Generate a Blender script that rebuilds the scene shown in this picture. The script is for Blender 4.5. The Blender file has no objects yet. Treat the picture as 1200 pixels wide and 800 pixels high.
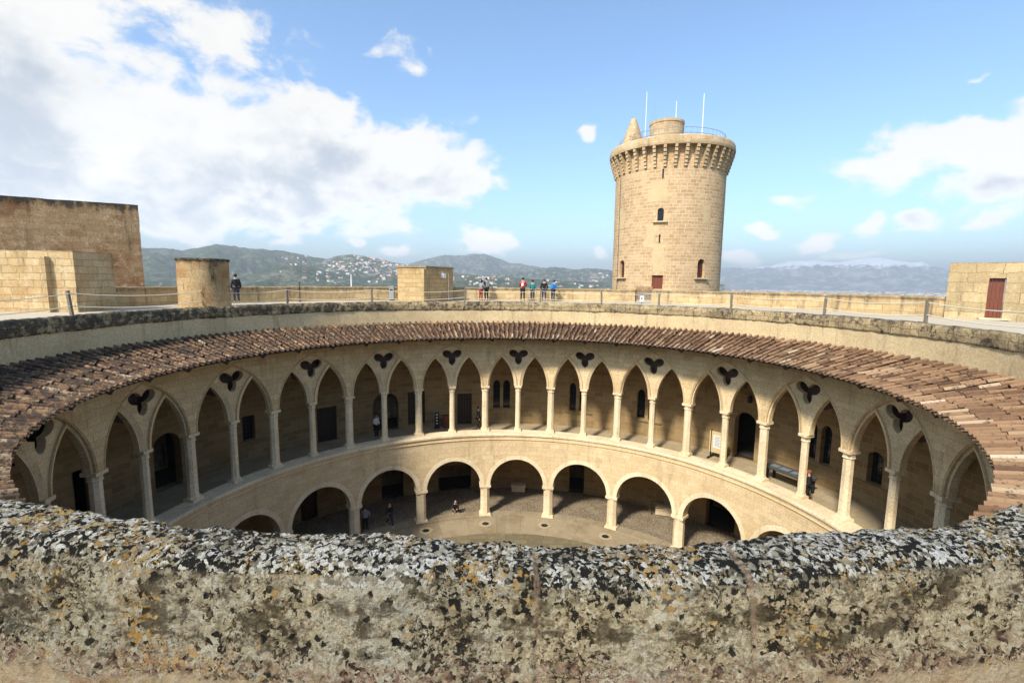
import bpy, bmesh, math, random
import numpy as np
from mathutils import Vector, Matrix
from mathutils.geometry import delaunay_2d_cdt
random.seed(7); RNG = np.random.default_rng(7)
C = bpy.context.scene.collection
PI = math.pi; R_ = math.radians
H = 16.36                      # eye height above the courtyard floor
D0 = 17.718                    # eye distance from the courtyard centre
F_PX, PITCH, ROLL, YAW = 568.0132, 0.1225, 0.0114, 0.0088
STEP = 2*PI/42; DELTA = 0.0491

# ------------------------------------------------------------------ camera maths
def ray(px, py):
    u = (px-600)/F_PX; v = (py-400)/F_PX
    c, s = math.cos(ROLL), math.sin(ROLL); u, v = c*u+s*v, -s*u+c*v
    c, s = math.cos(PITCH), math.sin(PITCH)
    y = c-s*v; z = -s-c*v; x = u
    c, s = math.cos(YAW), math.sin(YAW)
    return Vector((c*x+s*y, -s*x+c*y, z))
def at_ring(px, py, R, near=False):
    d = ray(px, py); a = d.x**2+d.y**2; b = -2*D0*d.y; c = D0*D0-R*R
    k = b*b-4*a*c
    t = (-b+(-1 if near else 1)*math.sqrt(max(k, 0)))/(2*a)
    return d*t+Vector((0, -D0, H))
def at_floor(px, py, z):
    d = ray(px, py); return d*((z-H)/d.z)+Vector((0, -D0, H))
def azel(px, py):
    d = ray(px, py); return math.atan2(d.x, d.y), math.atan2(d.z, math.hypot(d.x, d.y))
def ang(p): return math.atan2(p.x, p.y)
def cyl(a, R, z=0.0): return Vector((R*math.sin(a), R*math.cos(a), z))

# ------------------------------------------------------------------ value noise (numpy)
def _h(ix, iy, iz, seed):
    n = (ix*374761393 + iy*668265263 + iz*1274126177 + seed*974711) & 0xffffffff
    n = ((n ^ (n >> 13))*1103515245) & 0xffffffff
    n = ((n ^ (n >> 16))*2654435761) & 0xffffffff
    return (n & 0xffff)/65535.0
def vnoise(P, seed=0):
    P = np.asarray(P, float); i = np.floor(P).astype(np.int64); f = P-i; f = f*f*(3-2*f)
    r = 0
    for dx in (0, 1):
        for dy in (0, 1):
            for dz in (0, 1):
                w = (f[:, 0] if dx else 1-f[:, 0])*(f[:, 1] if dy else 1-f[:, 1])*(f[:, 2] if dz else 1-f[:, 2])
                r = r+w*_h(i[:, 0]+dx, i[:, 1]+dy, i[:, 2]+dz, seed)
    return r
def fbm(P, seed=0, oct=4, gain=.5):
    P = np.asarray(P, float); r = 0; a = 1; t = 0
    for k in range(oct):
        r = r+a*(vnoise(P*2**k+k*17.3, seed+k)-.5); t += a; a *= gain
    return r/t*2

# ------------------------------------------------------------------ mesh builder
class MB:
    def __init__(s): s.v = []; s.f = []; s.uv = []; s.m = []; s.t = []; s.sm = []
    def face(s, idx, uv, m=0, t=0.0, smooth=False):
        s.f.append(tuple(idx)); s.uv.append(uv); s.m.append(m); s.t.append(t); s.sm.append(smooth)
    def poly(s, pts, uv=None, m=0, t=0.0):
        b = len(s.v); s.v += [tuple(p) for p in pts]
        if uv is None: uv = [(p[0]+p[1], p[2]) for p in pts]
        s.face(range(b, b+len(pts)), uv, m, t)
    def grid(s, P, U, m=0, t=0.0, smooth=True, flip=False):
        b = len(s.v); n = len(P); k = len(P[0])
        for row in P: s.v += [tuple(p) for p in row]
        for i in range(n-1):
            for j in range(k-1):
                q = [(i, j), (i+1, j), (i+1, j+1), (i, j+1)]
                if flip: q.reverse()
                s.face([b+a*k+c for a, c in q], [U[a][c] for a, c in q], m, t, smooth)
    def ring(s, prof, a0=0.0, a1=2*PI, n=128, m=0, smooth=True, flip=False, caps=False, R0=None, c=(0, 0)):
        """revolve a (R,z) profile about the z axis; each profile edge its own strip so corners stay sharp"""
        R0 = R0 or prof[0][0]
        A = [a0+(a1-a0)*i/n for i in range(n+1)]; L = 0
        for (r0, z0), (r1, z1) in zip(prof, prof[1:]):
            d = math.hypot(r1-r0, z1-z0)
            vert = abs(z1-z0) > abs(r1-r0)
            v0, v1 = (z0, z1) if vert else (L, L+d)
            P = [[(c[0]+r*math.sin(a), c[1]+r*math.cos(a), z) for r, z in ((r0, z0), (r1, z1))] for a in A]
            U = [[(R0*a, v0), (R0*a, v1)] for a in A]
            s.grid(P, U, m, 0, smooth, flip); L += d
        if caps:
            for a in (a0, a1):
                s.poly([(c[0]+r*math.sin(a), c[1]+r*math.cos(a), z) for r, z in prof], [(r, z) for r, z in prof], m)
    def box(s, c, size, rz=0.0, m=0, t=0.0, taper=1.0):
        x, y, z = [q/2 for q in size]; M = Matrix.Rotation(rz, 3, 'Z'); c = Vector(c)
        P = [c+M @ Vector((sx*x*(taper if sz > 0 else 1), sy*y*(taper if sz > 0 else 1), sz*z)) for sz in (-1, 1) for sx, sy in ((-1, -1), (1, -1), (1, 1), (-1, 1))]
        F = [(0, 3, 2, 1), (4, 5, 6, 7), (0, 1, 5, 4), (1, 2, 6, 5), (2, 3, 7, 6), (3, 0, 4, 7)]
        for k, f in enumerate(F):
            pts = [P[i] for i in f]
            if k < 2: uv = [(p.x, p.y) for p in pts]
            else:
                w = (P[f[1]]-P[f[0]]).length; uv = [(0, pts[0].z), (w, pts[1].z), (w, pts[2].z), (0, pts[3].z)]
            s.poly(pts, uv, m, t)
    def lathe(s, prof, n=16, c=(0, 0, 0), m=0, smooth=True, sx=1, sy=1, rot=0.0, capb=True, capt=True):
        A = [rot+2*PI*i/n for i in range(n+1)]
        L = 0
        for (r0, z0), (r1, z1) in zip(prof, prof[1:]):
            d = math.hypot(r1-r0, z1-z0)
            P = [[(c[0]+r*math.sin(a)*sx, c[1]+r*math.cos(a)*sy, c[2]+z) for r, z in ((r1, z1), (r0, z0))] for a in A]
            U = [[(max(r0, r1, .05)*a, L+d), (max(r0, r1, .05)*a, L)] for a in A]
            s.grid(P, U, m, 0, smooth, flip=True); L += d
        for (r, z), on in ((prof[0], capb), (prof[-1], capt)):
            if on and r > 1e-4: s.poly([(c[0]+r*math.sin(a)*sx, c[1]+r*math.cos(a)*sy, c[2]+z) for a in A[:-1]], [(r*math.sin(a), r*math.cos(a)) for a in A[:-1]], m)
    def tube(s, pts, r, n=6, m=0, r1=None, cap=True):
        pts = [Vector(p) for p in pts]; rows = []; U = []; L = 0
        for i, p in enumerate(pts):
            d = (pts[min(i+1, len(pts)-1)]-pts[max(i-1, 0)]).normalized()
            a = d.cross(Vector((0, 0, 1)));  a = a.normalized() if a.length > 1e-3 else Vector((1, 0, 0))
            b = d.cross(a).normalized(); rr = r if r1 is None else r+(r1-r)*i/(len(pts)-1)
            rows.append([p+(a*math.cos(q)+b*math.sin(q))*rr for q in [2*PI*k/n for k in range(n+1)]])
            if i: L += (p-pts[i-1]).length
            U.append([(k/n*.3, L) for k in range(n+1)])
        s.grid(rows, U, m)
        if cap:
            s.poly(rows[0][:-1], None, m); s.poly(rows[-1][:-1][::-1], None, m)
    def build(s, name, mats, parent=None, loc=None, weld=False):
        me = bpy.data.meshes.new(name); me.from_pydata(s.v, [], s.f)
        ul = me.uv_layers.new(name='UVMap'); flat = [c for f in s.uv for uv in f for c in uv]
        ul.data.foreach_set('uv', flat)
        at = me.attributes.new('tint', 'FLOAT', 'FACE'); at.data.foreach_set('value', s.t)
        me.polygons.foreach_set('material_index', s.m); me.polygons.foreach_set('use_smooth', s.sm)
        for x in (mats if isinstance(mats, (list, tuple)) else [mats]): me.materials.append(x)
        if weld:
            bm = bmesh.new(); bm.from_mesh(me); bmesh.ops.remove_doubles(bm, verts=bm.verts, dist=1e-5); bm.to_mesh(me); bm.free()
        me.update()
        o = bpy.data.objects.new(name, me); C.objects.link(o)
        if parent: o.parent = parent
        if loc: o.location = loc
        return o
def tag(o, label=None, cat=None, group=None, kind=None):
    if label: o['label'] = label
    if cat: o['category'] = cat
    if group: o['group'] = group
    if kind: o['kind'] = kind
    return o
def thing(name, label, cat, loc=(0, 0, 0), rz=0.0, group=None):
    o = bpy.data.objects.new(name, None); C.objects.link(o); o.location = loc; o.rotation_euler = (0, 0, rz)
    o.empty_display_size = .2
    return tag(o, label, cat, group)
def copy_tree(o, parent=None):
    c = o.copy(); C.objects.link(c)
    if parent: c.parent = parent
    for ch in o.children: copy_tree(ch, c)
    return c

# a flat outline with holes, bent round a cylinder: s = arc metres at R0, z = height
def in_poly(p, poly):
    x, y = p; r = False; j = len(poly)-1
    for i in range(len(poly)):
        xi, yi = poly[i]; xj, yj = poly[j]
        if (yi > y) != (yj > y) and x < (xj-xi)*(y-yi)/(yj-yi)+xi: r = not r
        j = i
    return r
def panel(mb, outline, holes, Rf, Rb, R0, a_mid=0.0, step=.45, m=0, m_rim=None, back=True, rim_out=True, c=(0, 0)):
    m_rim = m if m_rim is None else m_rim
    def split(poly):
        r = []
        for i, q0 in enumerate(poly):
            q1 = poly[(i+1) % len(poly)]; k = max(1, int(math.ceil(abs(q1[0]-q0[0])/step)))
            r += [(q0[0]+(q1[0]-q0[0])*j/k, q0[1]+(q1[1]-q0[1])*j/k) for j in range(k)]
        return r
    outline = split(outline); holes = [split(h) for h in holes]
    pts = [Vector(p) for p in outline]; edges = []
    n = len(outline); edges += [(i, (i+1) % n) for i in range(n)]
    for h in holes:
        b = len(pts); pts += [Vector(p) for p in h]; edges += [(b+i, b+(i+1) % len(h)) for i in range(len(h))]
    xs = [p[0] for p in outline]; zs = [p[1] for p in outline]
    nx = max(2, int((max(xs)-min(xs))/step)); nz = max(2, int((max(zs)-min(zs))/step/2))
    for i in range(1, nx):
        for j in range(1, nz):
            q = (min(xs)+(max(xs)-min(xs))*i/nx, min(zs)+(max(zs)-min(zs))*j/nz)
            if in_poly(q, outline) and not any(in_poly(q, h) for h in holes): pts.append(Vector(q))
    V, E_, F, *_ = delaunay_2d_cdt(pts, edges, [], 0, 1e-5)
    def P(q, R): a = a_mid+q[0]/R0; return (c[0]+R*math.sin(a), c[1]+R*math.cos(a), q[1])
    tri = []
    for f in F:
        g = (sum(V[i][0] for i in f)/3, sum(V[i][1] for i in f)/3)
        if in_poly(g, outline) and not any(in_poly(g, h) for h in holes): tri.append(f)
    s0 = a_mid*R0
    for R, fl in ((Rf, False), (Rb, True)):
        if fl and not back: continue
        b = len(mb.v); mb.v += [P(q, R) for q in V]
        for f in tri:
            # faces the centre when not flipped
            q = list(f); A = (V[q[1]]-V[q[0]]).cross(V[q[2]]-V[q[0]])
            if (A > 0) == fl: q.reverse()
            mb.face([b+i for i in q], [(s0+V[i][0], V[i][1]) for i in q], m, 0, True)
    for k, h in enumerate([outline]+list(holes)):
        if k == 0 and not rim_out: continue
        h = list(h)+[h[0]]; L = 0
        rows = [[P(q, Rf), P(q, Rb)] for q in h]; U = []
        for i, q in enumerate(h):
            if i: L += math.hypot(q[0]-h[i-1][0], q[1]-h[i-1][1])
            U.append([(0, L), (abs(Rb-Rf), L)])
        mb.grid(rows, U, m_rim, 0, False)
def arch_pts(w, h, z0, n=10, closed_to=None):
    """pointed (h>w) or round arch from (-w,z0) up and over to (w,z0)"""
    if h > w*1.02:
        r = (w*w+h*h)/(2*w); t = math.asin(min(1, h/r)); cx = r-w
        L = [(cx-r*math.cos(t*i/n), z0+r*math.sin(t*i/n)) for i in range(n+1)]
        return L+[(-x, z) for x, z in reversed(L[:-1])]
    return [(-w*math.cos(PI*i/(2*n)), z0+h*math.sin(PI*i/(2*n))) for i in range(2*n+1)]

# ------------------------------------------------------------------ materials
class G:
    def __init__(s, tree): s.t = tree; s.n = tree.nodes; s.l = tree.links
    def node(s, typ, ins=None, **kw):
        n = s.n.new(typ)
        for k, v in kw.items(): setattr(n, k, v)
        for k, v in (ins or {}).items(): s.set(n.inputs[k], v)
        return n
    def set(s, sock, v):
        if isinstance(v, bpy.types.NodeSocket): s.l.new(v, sock)
        elif isinstance(v, (tuple, list)) and sock.type == 'RGBA' and len(v) == 3: sock.default_value = (*v, 1)
        else: sock.default_value = v
    def m(s, op, a, b=0.0, c=0.0, clamp=False):
        n = s.node('ShaderNodeMath', operation=op, use_clamp=clamp)
        for i, v in enumerate((a, b, c)): s.set(n.inputs[i], v)
        return n.outputs[0]
    def vm(s, op, a, b=(0, 0, 0), out=0, scale=None):
        n = s.node('ShaderNodeVectorMath', operation=op); s.set(n.inputs[0], a); s.set(n.inputs[1], b)
        if scale is not None: s.set(n.inputs['Scale'], scale)
        return n.outputs[out]
    def mix(s, f, a, b, mode='MIX'):
        n = s.node('ShaderNodeMix', data_type='RGBA', blend_type=mode); s.set(n.inputs[0], f); s.set(n.inputs[6], a); s.set(n.inputs[7], b)
        return n.outputs[2]
    def ss(s, x, lo, hi):
        n = s.node('ShaderNodeMapRange', interpolation_type='SMOOTHSTEP'); s.set(n.inputs[0], x); s.set(n.inputs[1], lo); s.set(n.inputs[2], hi)
        return n.outputs[0]
    def noise(s, vec, scale, detail=4, rough=.55, dist=0.0, col=False):
        n = s.node('ShaderNodeTexNoise', {'Vector': vec, 'Scale': scale, 'Detail': detail, 'Roughness': rough, 'Distortion': dist})
        return n.outputs[1 if col else 0]
    def vor(s, vec, scale, feature='F1', rand=1.0):
        return s.node('ShaderNodeTexVoronoi', {'Vector': vec, 'Scale': scale, 'Randomness': rand}, feature=feature)
def new_mat(name, rough=.9, spec=.2):
    mt = bpy.data.materials.new(name); mt.use_nodes = True; g = G(mt.node_tree)
    b = mt.node_tree.nodes['Principled BSDF']; b.inputs['Roughness'].default_value = rough
    b.inputs['Specular IOR Level'].default_value = spec
    return mt, g, b
def plain(name, col, rough=.8, var=.25, scale=6.0, metal=0.0, spec=.3):
    mt, g, b = new_mat(name, rough, spec); co = g.node('ShaderNodeTexCoord').outputs['Object']
    n = g.noise(co, scale, 5, .6)
    c = g.mix(n, tuple(x*(1-var) for x in col), tuple(min(1, x*(1+var)) for x in col))
    g.set(b.inputs['Base Color'], c); b.inputs['Metallic'].default_value = metal
    bp = g.node('ShaderNodeBump', {'Strength': .25, 'Distance': .01, 'Height': g.noise(co, scale*6, 3)})
    g.set(b.inputs['Normal'], bp.outputs[0])
    return mt
def stone(name, c1, c2, mortar, bw=.6, bh=.3, ms=.012, stain=(.2, .12, .05), st=.3, dark=0.0, pale=(.55, .48, .36), pl=.25, bump=.5, warp=.012,
          lichen=0.0, warm=(1.08, .97, .80), top=None, bottom=None, rough=.92, contrast=1.0, soft=.2, fine=.3):
    """coursed ashlar in UV metres, patchy with age.  top/bottom = (z, depth, colour, amount) weathering bands"""
    wm = lambda c: tuple(a*k for a, k in zip(c, warm))
    c1, c2, mortar, stain, pale = map(wm, (c1, c2, mortar, stain, pale))
    mt, g, b = new_mat(name, rough, .12)
    uv = g.node('ShaderNodeTexCoord').outputs['UV']; po = g.node('ShaderNodeNewGeometry').outputs['Position']
    wn = g.noise(po, 2.2, 3, .5, col=True)
    u2 = g.vm('ADD', uv, g.vm('SCALE', g.vm('SUBTRACT', wn, (.5, .5, .5)), scale=warp*6))
    br = g.node('ShaderNodeTexBrick', {'Vector': u2, 'Color1': c1, 'Color2': c2, 'Mortar': mortar, 'Scale': 1.0, 'Mortar Size': ms, 'Mortar Smooth': soft, 'Bias': 0.0, 'Brick Width': bw, 'Row Height': bh}, offset=.47, squash=1.35, squash_frequency=3)
    n1 = g.noise(po, .55, 6, .62); n2 = g.noise(po, 2.6, 6, .65); n3 = g.noise(po, 14, 5, .7)
    col = br.outputs[0]
    col = g.mix(g.m('MULTIPLY', g.ss(n1, .42, .72), st), col, stain)
    col = g.mix(g.m('MULTIPLY', g.ss(n2, .52, .72), pl), col, pale)
    sp = g.vm('MULTIPLY', po, (1.0, 1.0, .16)); n4 = g.noise(sp, 2.4, 6, .65)
    if dark: col = g.mix(g.m('MULTIPLY', g.ss(n4, .53, .7), dark), col, (.05, .042, .034))
    if top or bottom:
        z = g.node('ShaderNodeSeparateXYZ', {0: po}).outputs[2]
    for bd, sgn in ((top, 1), (bottom, -1)):
        if bd:
            e = g.m('MULTIPLY', g.m('SUBTRACT', z, bd[0]), sgn)             # 0 at the edge, negative inside
            e = g.m('ADD', e, g.m('MULTIPLY', g.m('SUBTRACT', g.m('ADD', n2, n4), 1.0), bd[1]*2.6))
            col = g.mix(g.m('MULTIPLY', g.ss(e, -bd[1], -bd[1]*.15), bd[3]), col, bd[2])
    if lichen:
        xx = g.node('ShaderNodeSeparateXYZ', {0: po}).outputs[0]; nk = g.noise(po, 3.4, 8, .72); nk2 = g.noise(po, .5, 3, .6)
        e = g.m('ADD', nk, g.m('ADD', g.m('MULTIPLY', g.ss(xx, 0, -13), .11), g.m('MULTIPLY', g.m('SUBTRACT', nk2, .5), .25)))
        col = g.mix(g.m('MULTIPLY', g.ss(e, .52, .63), lichen), col, (.028, .027, .026))
    v = g.m('ADD', g.m('MULTIPLY', g.m('SUBTRACT', n3, .5), 1.1*fine*2), 1.0)
    col = g.mix(1.0, col, g.node('ShaderNodeCombineXYZ', {0: v, 1: v, 2: v}).outputs[0], 'MULTIPLY')
    g.set(b.inputs['Base Color'], col)
    h = g.m('ADD', g.m('MULTIPLY', br.outputs[1], -.6), g.m('ADD', g.m('MULTIPLY', n3, .7), g.m('MULTIPLY', g.noise(po, 60, 3, .6), .25)))
    bp = g.node('ShaderNodeBump', {'Strength': bump, 'Distance': .025, 'Height': h}); g.set(b.inputs['Normal'], bp.outputs[0])
    return mt

M = {}
KEEPZ = H+38.0*math.tan(azel(160, 240)[1])
M['arcade'] = stone('arcade_limestone', (.68, .565, .38), (.55, .44, .275), (.44, .35, .22), .58, .29, .009, (.40, .28, .15), .40, .22, (.62, .54, .39), .4, .5, .02, fine=.6)  # raised, with tracery and columns, to read lit against the gallery
M['lower'] = stone('lower_limestone', (.66, .56, .40), (.56, .46, .31), (.48, .39, .26), .6, .30, .008, (.46, .34, .2), .4, .22, (.64, .56, .42), .4, .45, .02, fine=.55)
M['tracery'] = stone('tracery_limestone', (.70, .60, .43), (.58, .48, .32), (.46, .37, .24), .5, .42, .007, (.36, .26, .15), .4, .15, (.66, .58, .45), .4, .4, fine=.55)
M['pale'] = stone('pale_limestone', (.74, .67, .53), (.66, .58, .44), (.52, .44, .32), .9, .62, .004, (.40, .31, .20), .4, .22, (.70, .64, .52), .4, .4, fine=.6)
M['backwall'] = stone('gallery_limestone', (.32, .25, .148), (.22, .165, .09), (.36, .30, .195), .66, .32, .013, (.19, .115, .055), .45, .2, (.36, .30, .2), .3, .5)  # older brown stone, darkened further to carry the gallery's shade
M['vault'] = stone('vault_limestone', (.24, .18, .11), (.20, .15, .09), (.24, .19, .12), .6, .3, .01, (.25, .16, .08), .3, .1)  # tone lowered for the shade under the gallery ceiling
M['web'] = plain('shaded_vault', (.16, .095, .062), .95, .3, 3)  # dark brown carries the shade behind the trefoils
M['plaster'] = stone('plaster_band', (.56, .475, .32), (.54, .45, .30), (.54, .45, .30), 3.0, 1.0, .001, (.36, .27, .17), .5, .35, (.62, .55, .42), .45, .4, fine=.6)
M['coping'] = stone('coping_stone', (.44, .36, .23), (.33, .27, .175), (.20, .16, .11), .9, .30, .014, (.10, .085, .062), .75, .75, (.52, .45, .33), .5, .9, .03, lichen=.78, top=(15.02, .16, (.06, .055, .045), .6), fine=.9)
M['terrace'] = plain('terrace_paving', (.48, .405, .29), .9, .15, 1.2)
M['parapet_far'] = stone('outer_parapet_stone', (.55, .455, .295), (.42, .33, .195), (.36, .28, .17), .6, .32, .014, (.27, .18, .09), .55, .6, (.60, .52, .38), .35, .6, top=(15.85, .28, (.17, .135, .09), .6))
M['tower'] = stone('tower_stone', (.53, .41, .265), (.39, .285, .17), (.64, .555, .42), .54, .29, .022, (.37, .27, .16), .35, .2, (.60, .51, .37), .6, .7, .02, fine=.6, warm=(1.10, .965, .83))
M['tower_pale'] = stone('tower_patch', (.54, .45, .31), (.5, .41, .27), (.55, .47, .33), .6, .33, .012, (.4, .3, .2), .3, .06)
M['crown'] = stone('tower_crown_stone', (.56, .46, .31), (.46, .36, .23), (.36, .28, .18), .5, .27, .014, (.30, .22, .13), .5, .5, (.62, .54, .4), .4, .6, .02, fine=.7, warm=(1.08, .97, .84))
M['keep'] = stone('weathered_wall_stone', (.32, .235, .145), (.22, .15, .085), (.27, .18, .10), .7, .34, .010, (.15, .065, .025), .85, .6, (.42, .33, .23), .85, .8, .04, top=(KEEPZ, .55, (.03, .027, .024), .9), fine=.9, warm=(1.05, .98, .90))
M['hutL'] = stone('block_stone', (.57, .46, .285), (.44, .33, .19), (.33, .26, .16), .62, .30, .016, (.38, .21, .085), .55, .4, (.64, .57, .44), .6, .8, .02, top=(17.95, .35, (.09, .08, .058), .8), fine=.5, warm=(1.04, .98, .86))
M['turret'] = stone('turret_stone', (.47, .34, .18), (.33, .215, .10), (.42, .31, .18), .7, .4, .008, (.34, .16, .06), .65, .9, (.52, .43, .28), .5, .8, .02, top=(17.3, .22, (.07, .055, .04), .7), warm=(1.0, .99, .95), fine=.8)
M['boxhut'] = stone('box_stone', (.50, .395, .235), (.40, .30, .165), (.30, .23, .14), .6, .3, .012, (.26, .15, .07), .6, .5, (.58, .5, .36), .5, .8, .02, top=(17.3, .16, (.2, .16, .11), .6), fine=.5)
M['hutR'] = stone('hut_stone', (.50, .415, .275), (.33, .27, .17), (.30, .25, .16), .95, .46, .016, (.30, .23, .14), .6, .35, (.60, .54, .42), .5, .8, .03, top=(17.9, .25, (.26, .22, .16), .5), fine=.5)
M['wood'] = plain('dark_wood', (.045, .028, .018), .6, .4, 9)
M['redwood'] = plain('red_brown_wood', (.16, .045, .022), .55, .35, 7)
M['void'] = plain('unlit_room_dark', (.05, .042, .034), .95, .2, 3)  # near-black stands in for unlit interiors: rooms and turret slot
M['iron'] = plain('black_iron', (.025, .025, .027), .5, .2, 8, .3)
M['steel'] = plain('grey_metal', (.32, .33, .34), .45, .15, 6, .4)
M['white'] = plain('white_paint', (.78, .78, .76), .5, .05, 5)
M['post'] = plain('weathered_timber_post', (.17, .145, .11), .9, .35, 14)
M['rope'] = plain('pale_rope', (.60, .55, .44), .95, .2, 30)
M['slate'] = plain('slate_table_top', (.075, .085, .085), .5, .25, 4)
M['paper'] = plain('paper', (.75, .73, .66), .8, .05, 8)
M['board'] = plain('tan_board', (.56, .42, .22), .7, .15, 3)
M['skin'] = plain('skin', (.50, .29, .20), .6, .08, 10)
def cloth(name, col): M[name] = plain(name, col, .9, .25, 14)
for nm, col in (('navy_cloth', (.022, .026, .045)), ('red_cloth', (.42, .03, .028)), ('teal_cloth', (.02, .17, .17)), ('black_cloth', (.015, .015, .017)), ('blue_cloth', (.02, .20, .50)), ('grey_cloth', (.22, .23, .23)),
                ('maroon_cloth', (.22, .03, .03)), ('white_cloth', (.66, .66, .64)), ('dark_denim', (.03, .035, .055)), ('pink_cloth', (.55, .30, .28)), ('hair_dark', (.018, .012, .009)), ('hair_brown', (.07, .035, .018)), ('shoe', (.03, .028, .026)), ('orange_hair', (.22, .08, .03)), ('white_shoe', (.6, .6, .6))): cloth(nm, col)
def glass_mat():
    mt, g, b = new_mat('dark_window_glass', .12, .5); g.set(b.inputs['Base Color'], (.012, .014, .018)); return mt
M['glass'] = glass_mat()
def tile_mat():
    mt, g, b = new_mat('terracotta_tiles', .85, .2)
    po = g.node('ShaderNodeNewGeometry').outputs['Position']; t = g.node('ShaderNodeAttribute', attribute_name='tint').outputs['Fac']
    cr = g.node('ShaderNodeValToRGB', {0: t}); e = cr.color_ramp
    stops = [(0, (.055, .032, .021)), (.22, (.115, .062, .035)), (.45, (.195, .108, .056)), (.65, (.285, .168, .090)), (.82, (.39, .27, .155)), (1, (.56, .45, .31))]
    while len(e.elements) < len(stops): e.elements.new(.5)
    for el, (p, c) in zip(e.elements, stops): el.position = p; el.color = (*c, 1)
    n = g.noise(po, 7, 6, .7); n2 = g.noise(po, 1.1, 5, .6); n3 = g.noise(po, 30, 4, .7)
    x = g.node('ShaderNodeSeparateXYZ', {0: po}).outputs[0]
    side = g.ss(x, 4, -15)                       # black lichen grows thicker towards the left of the ring
    thr = g.m('SUBTRACT', .57, g.m('ADD', g.m('MULTIPLY', side, .15), g.m('MULTIPLY', g.m('SUBTRACT', n2, .5), .35)))
    bl = g.ss(g.m('SUBTRACT', g.m('ADD', n, g.m('MULTIPLY', g.m('SUBTRACT', n3, .5), .5)), thr), -.02, .10)
    col = g.mix(g.m('MULTIPLY', bl, .85), cr.outputs[0], (.035, .027, .022))
    col = g.mix(g.m('MULTIPLY', g.ss(n3, .58, .7), .35), col, (.50, .42, .32))
    g.set(b.inputs['Base Color'], col)
    bp = g.node('ShaderNodeBump', {'Strength': .5, 'Distance': .015, 'Height': g.m('ADD', n3, n)}); g.set(b.inputs['Normal'], bp.outputs[0])
    return mt
M['tile'] = tile_mat()
def lichen_mat():
    mt, g, b = new_mat('lichen_covered_stone', .95, .1)
    po = g.node('ShaderNodeNewGeometry').outputs['Position']
    up = g.node('ShaderNodeAttribute', attribute_name='upness').outputs['Fac']
    z = g.node('ShaderNodeSeparateXYZ', {0: po}).outputs[2]
    half = (.5, .5, .5)
    w = g.vm('ADD', po, g.vm('SCALE', g.vm('SUBTRACT', g.noise(po, 17, 4, .65, col=True), half), scale=.05))
    w = g.vm('ADD', w, g.vm('SCALE', g.vm('SUBTRACT', g.noise(po, 75, 3, .6, col=True), half), scale=.018))
    nb = g.noise(po, 1.4, 4, .6); nl = g.noise(g.vm('ADD', po, (7.3, 1.1, 2.2)), 3.6, 5, .65); nm = g.noise(po, 8, 6, .7); ns = g.noise(po, 28, 6, .75); nt = g.noise(po, 95, 5, .75)
    up = g.m('MULTIPLY', up, g.ss(z, 14.70, 14.80))
    up = g.ss(g.m('ADD', up, g.m('MULTIPLY', g.m('SUBTRACT', nl, .5), .8)), .22, .80)
    def ramp(f, stops):
        n = g.node('ShaderNodeValToRGB', {0: f}); e = n.color_ramp
        while len(e.elements) < len(stops): e.elements.new(.5)
        for el, (q, c) in zip(e.elements, stops): el.position = q; el.color = (*c, 1)
        return n.outputs[0]
    def mosaic(scale, off):
        v = g.vor(g.vm('ADD', w, off), scale); r = g.node('ShaderNodeSeparateColor', {0: v.outputs['Color']})
        return v.outputs['Distance'], r.outputs[0], r.outputs[1], r.outputs[2]
    dA, a0, a1, a2 = mosaic(37, (0, 0, 0)); dB, b0, b1, b2 = mosaic(95, (3, 1, 2))
    pick = g.ss(nm, .47, .53)                      # broad plates here, fine grains there
    r0 = g.node('ShaderNodeMix', {0: pick, 2: a0, 3: b0}).outputs[0]; r1 = g.node('ShaderNodeMix', {0: pick, 2: a1, 3: b1}).outputs[0]
    clus = g.m('ADD', g.m('MULTIPLY', g.m('SUBTRACT', nl, .5), 1.5), g.m('MULTIPLY', g.m('SUBTRACT', nm, .5), 1.1))
    f = g.m('ADD', g.m('MULTIPLY', r0, .80), g.m('ADD', clus, .06), clamp=True)
    K = (.022, .021, .018)
    dT, t0, t1, t2 = mosaic(58, (5, 4, 1))
    ft = g.m('ADD', g.m('MULTIPLY', g.node('ShaderNodeMix', {0: g.ss(nm, .44, .50), 2: a0, 3: t0}).outputs[0], .92), g.m('ADD', g.m('MULTIPLY', clus, .62), .02), clamp=True)
    top = ramp(ft, [(0, K), (.38, K), (.41, (.07, .06, .045)), (.46, (.18, .155, .11)), (.52, (.31, .27, .195)), (.62, (.41, .365, .27)), (.70, (.50, .46, .37)), (.75, (.66, .625, .54)), (.88, (.76, .735, .67)), (1, (.80, .78, .73))])
    frt = ramp(f, [(0, K), (.16, (.03, .027, .022)), (.22, (.16, .12, .07)), (.32, (.31, .26, .175)), (.46, (.43, .375, .265)), (.66, (.53, .47, .345)), (.80, (.62, .57, .46)), (1, (.54, .52, .44))])
    # the face carries broad soft black-brown stains, thickest just under the worn edge
    fb = g.noise(g.vm('MULTIPLY', po, (1, 1, 1.7)), 4.2, 7, .7); band = g.m('SUBTRACT', 1.0, g.m('MULTIPLY', g.m('ABSOLUTE', g.m('SUBTRACT', z, 14.86)), 6.0), clamp=True)
    fm = g.ss(g.m('ADD', fb, g.m('MULTIPLY', band, .07)), .53, .64)
    frt = g.mix(g.m('MULTIPLY', fm, .86), frt, g.mix(ns, (.025, .022, .018), (.15, .115, .07)))
    col = g.mix(up, frt, top)
    st = g.node('ShaderNodeAttribute', attribute_name='stone').outputs['Fac']
    tone = ramp(g.m('ADD', st, g.m('MULTIPLY', g.m('SUBTRACT', nb, .5), .3), clamp=True), [(0, (.84, .85, .84)), (.25, (1.06, .99, .88)), (.5, (.94, .93, .90)), (.75, (1.08, 1.03, .92)), (1, (.88, .88, .87))])
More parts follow.
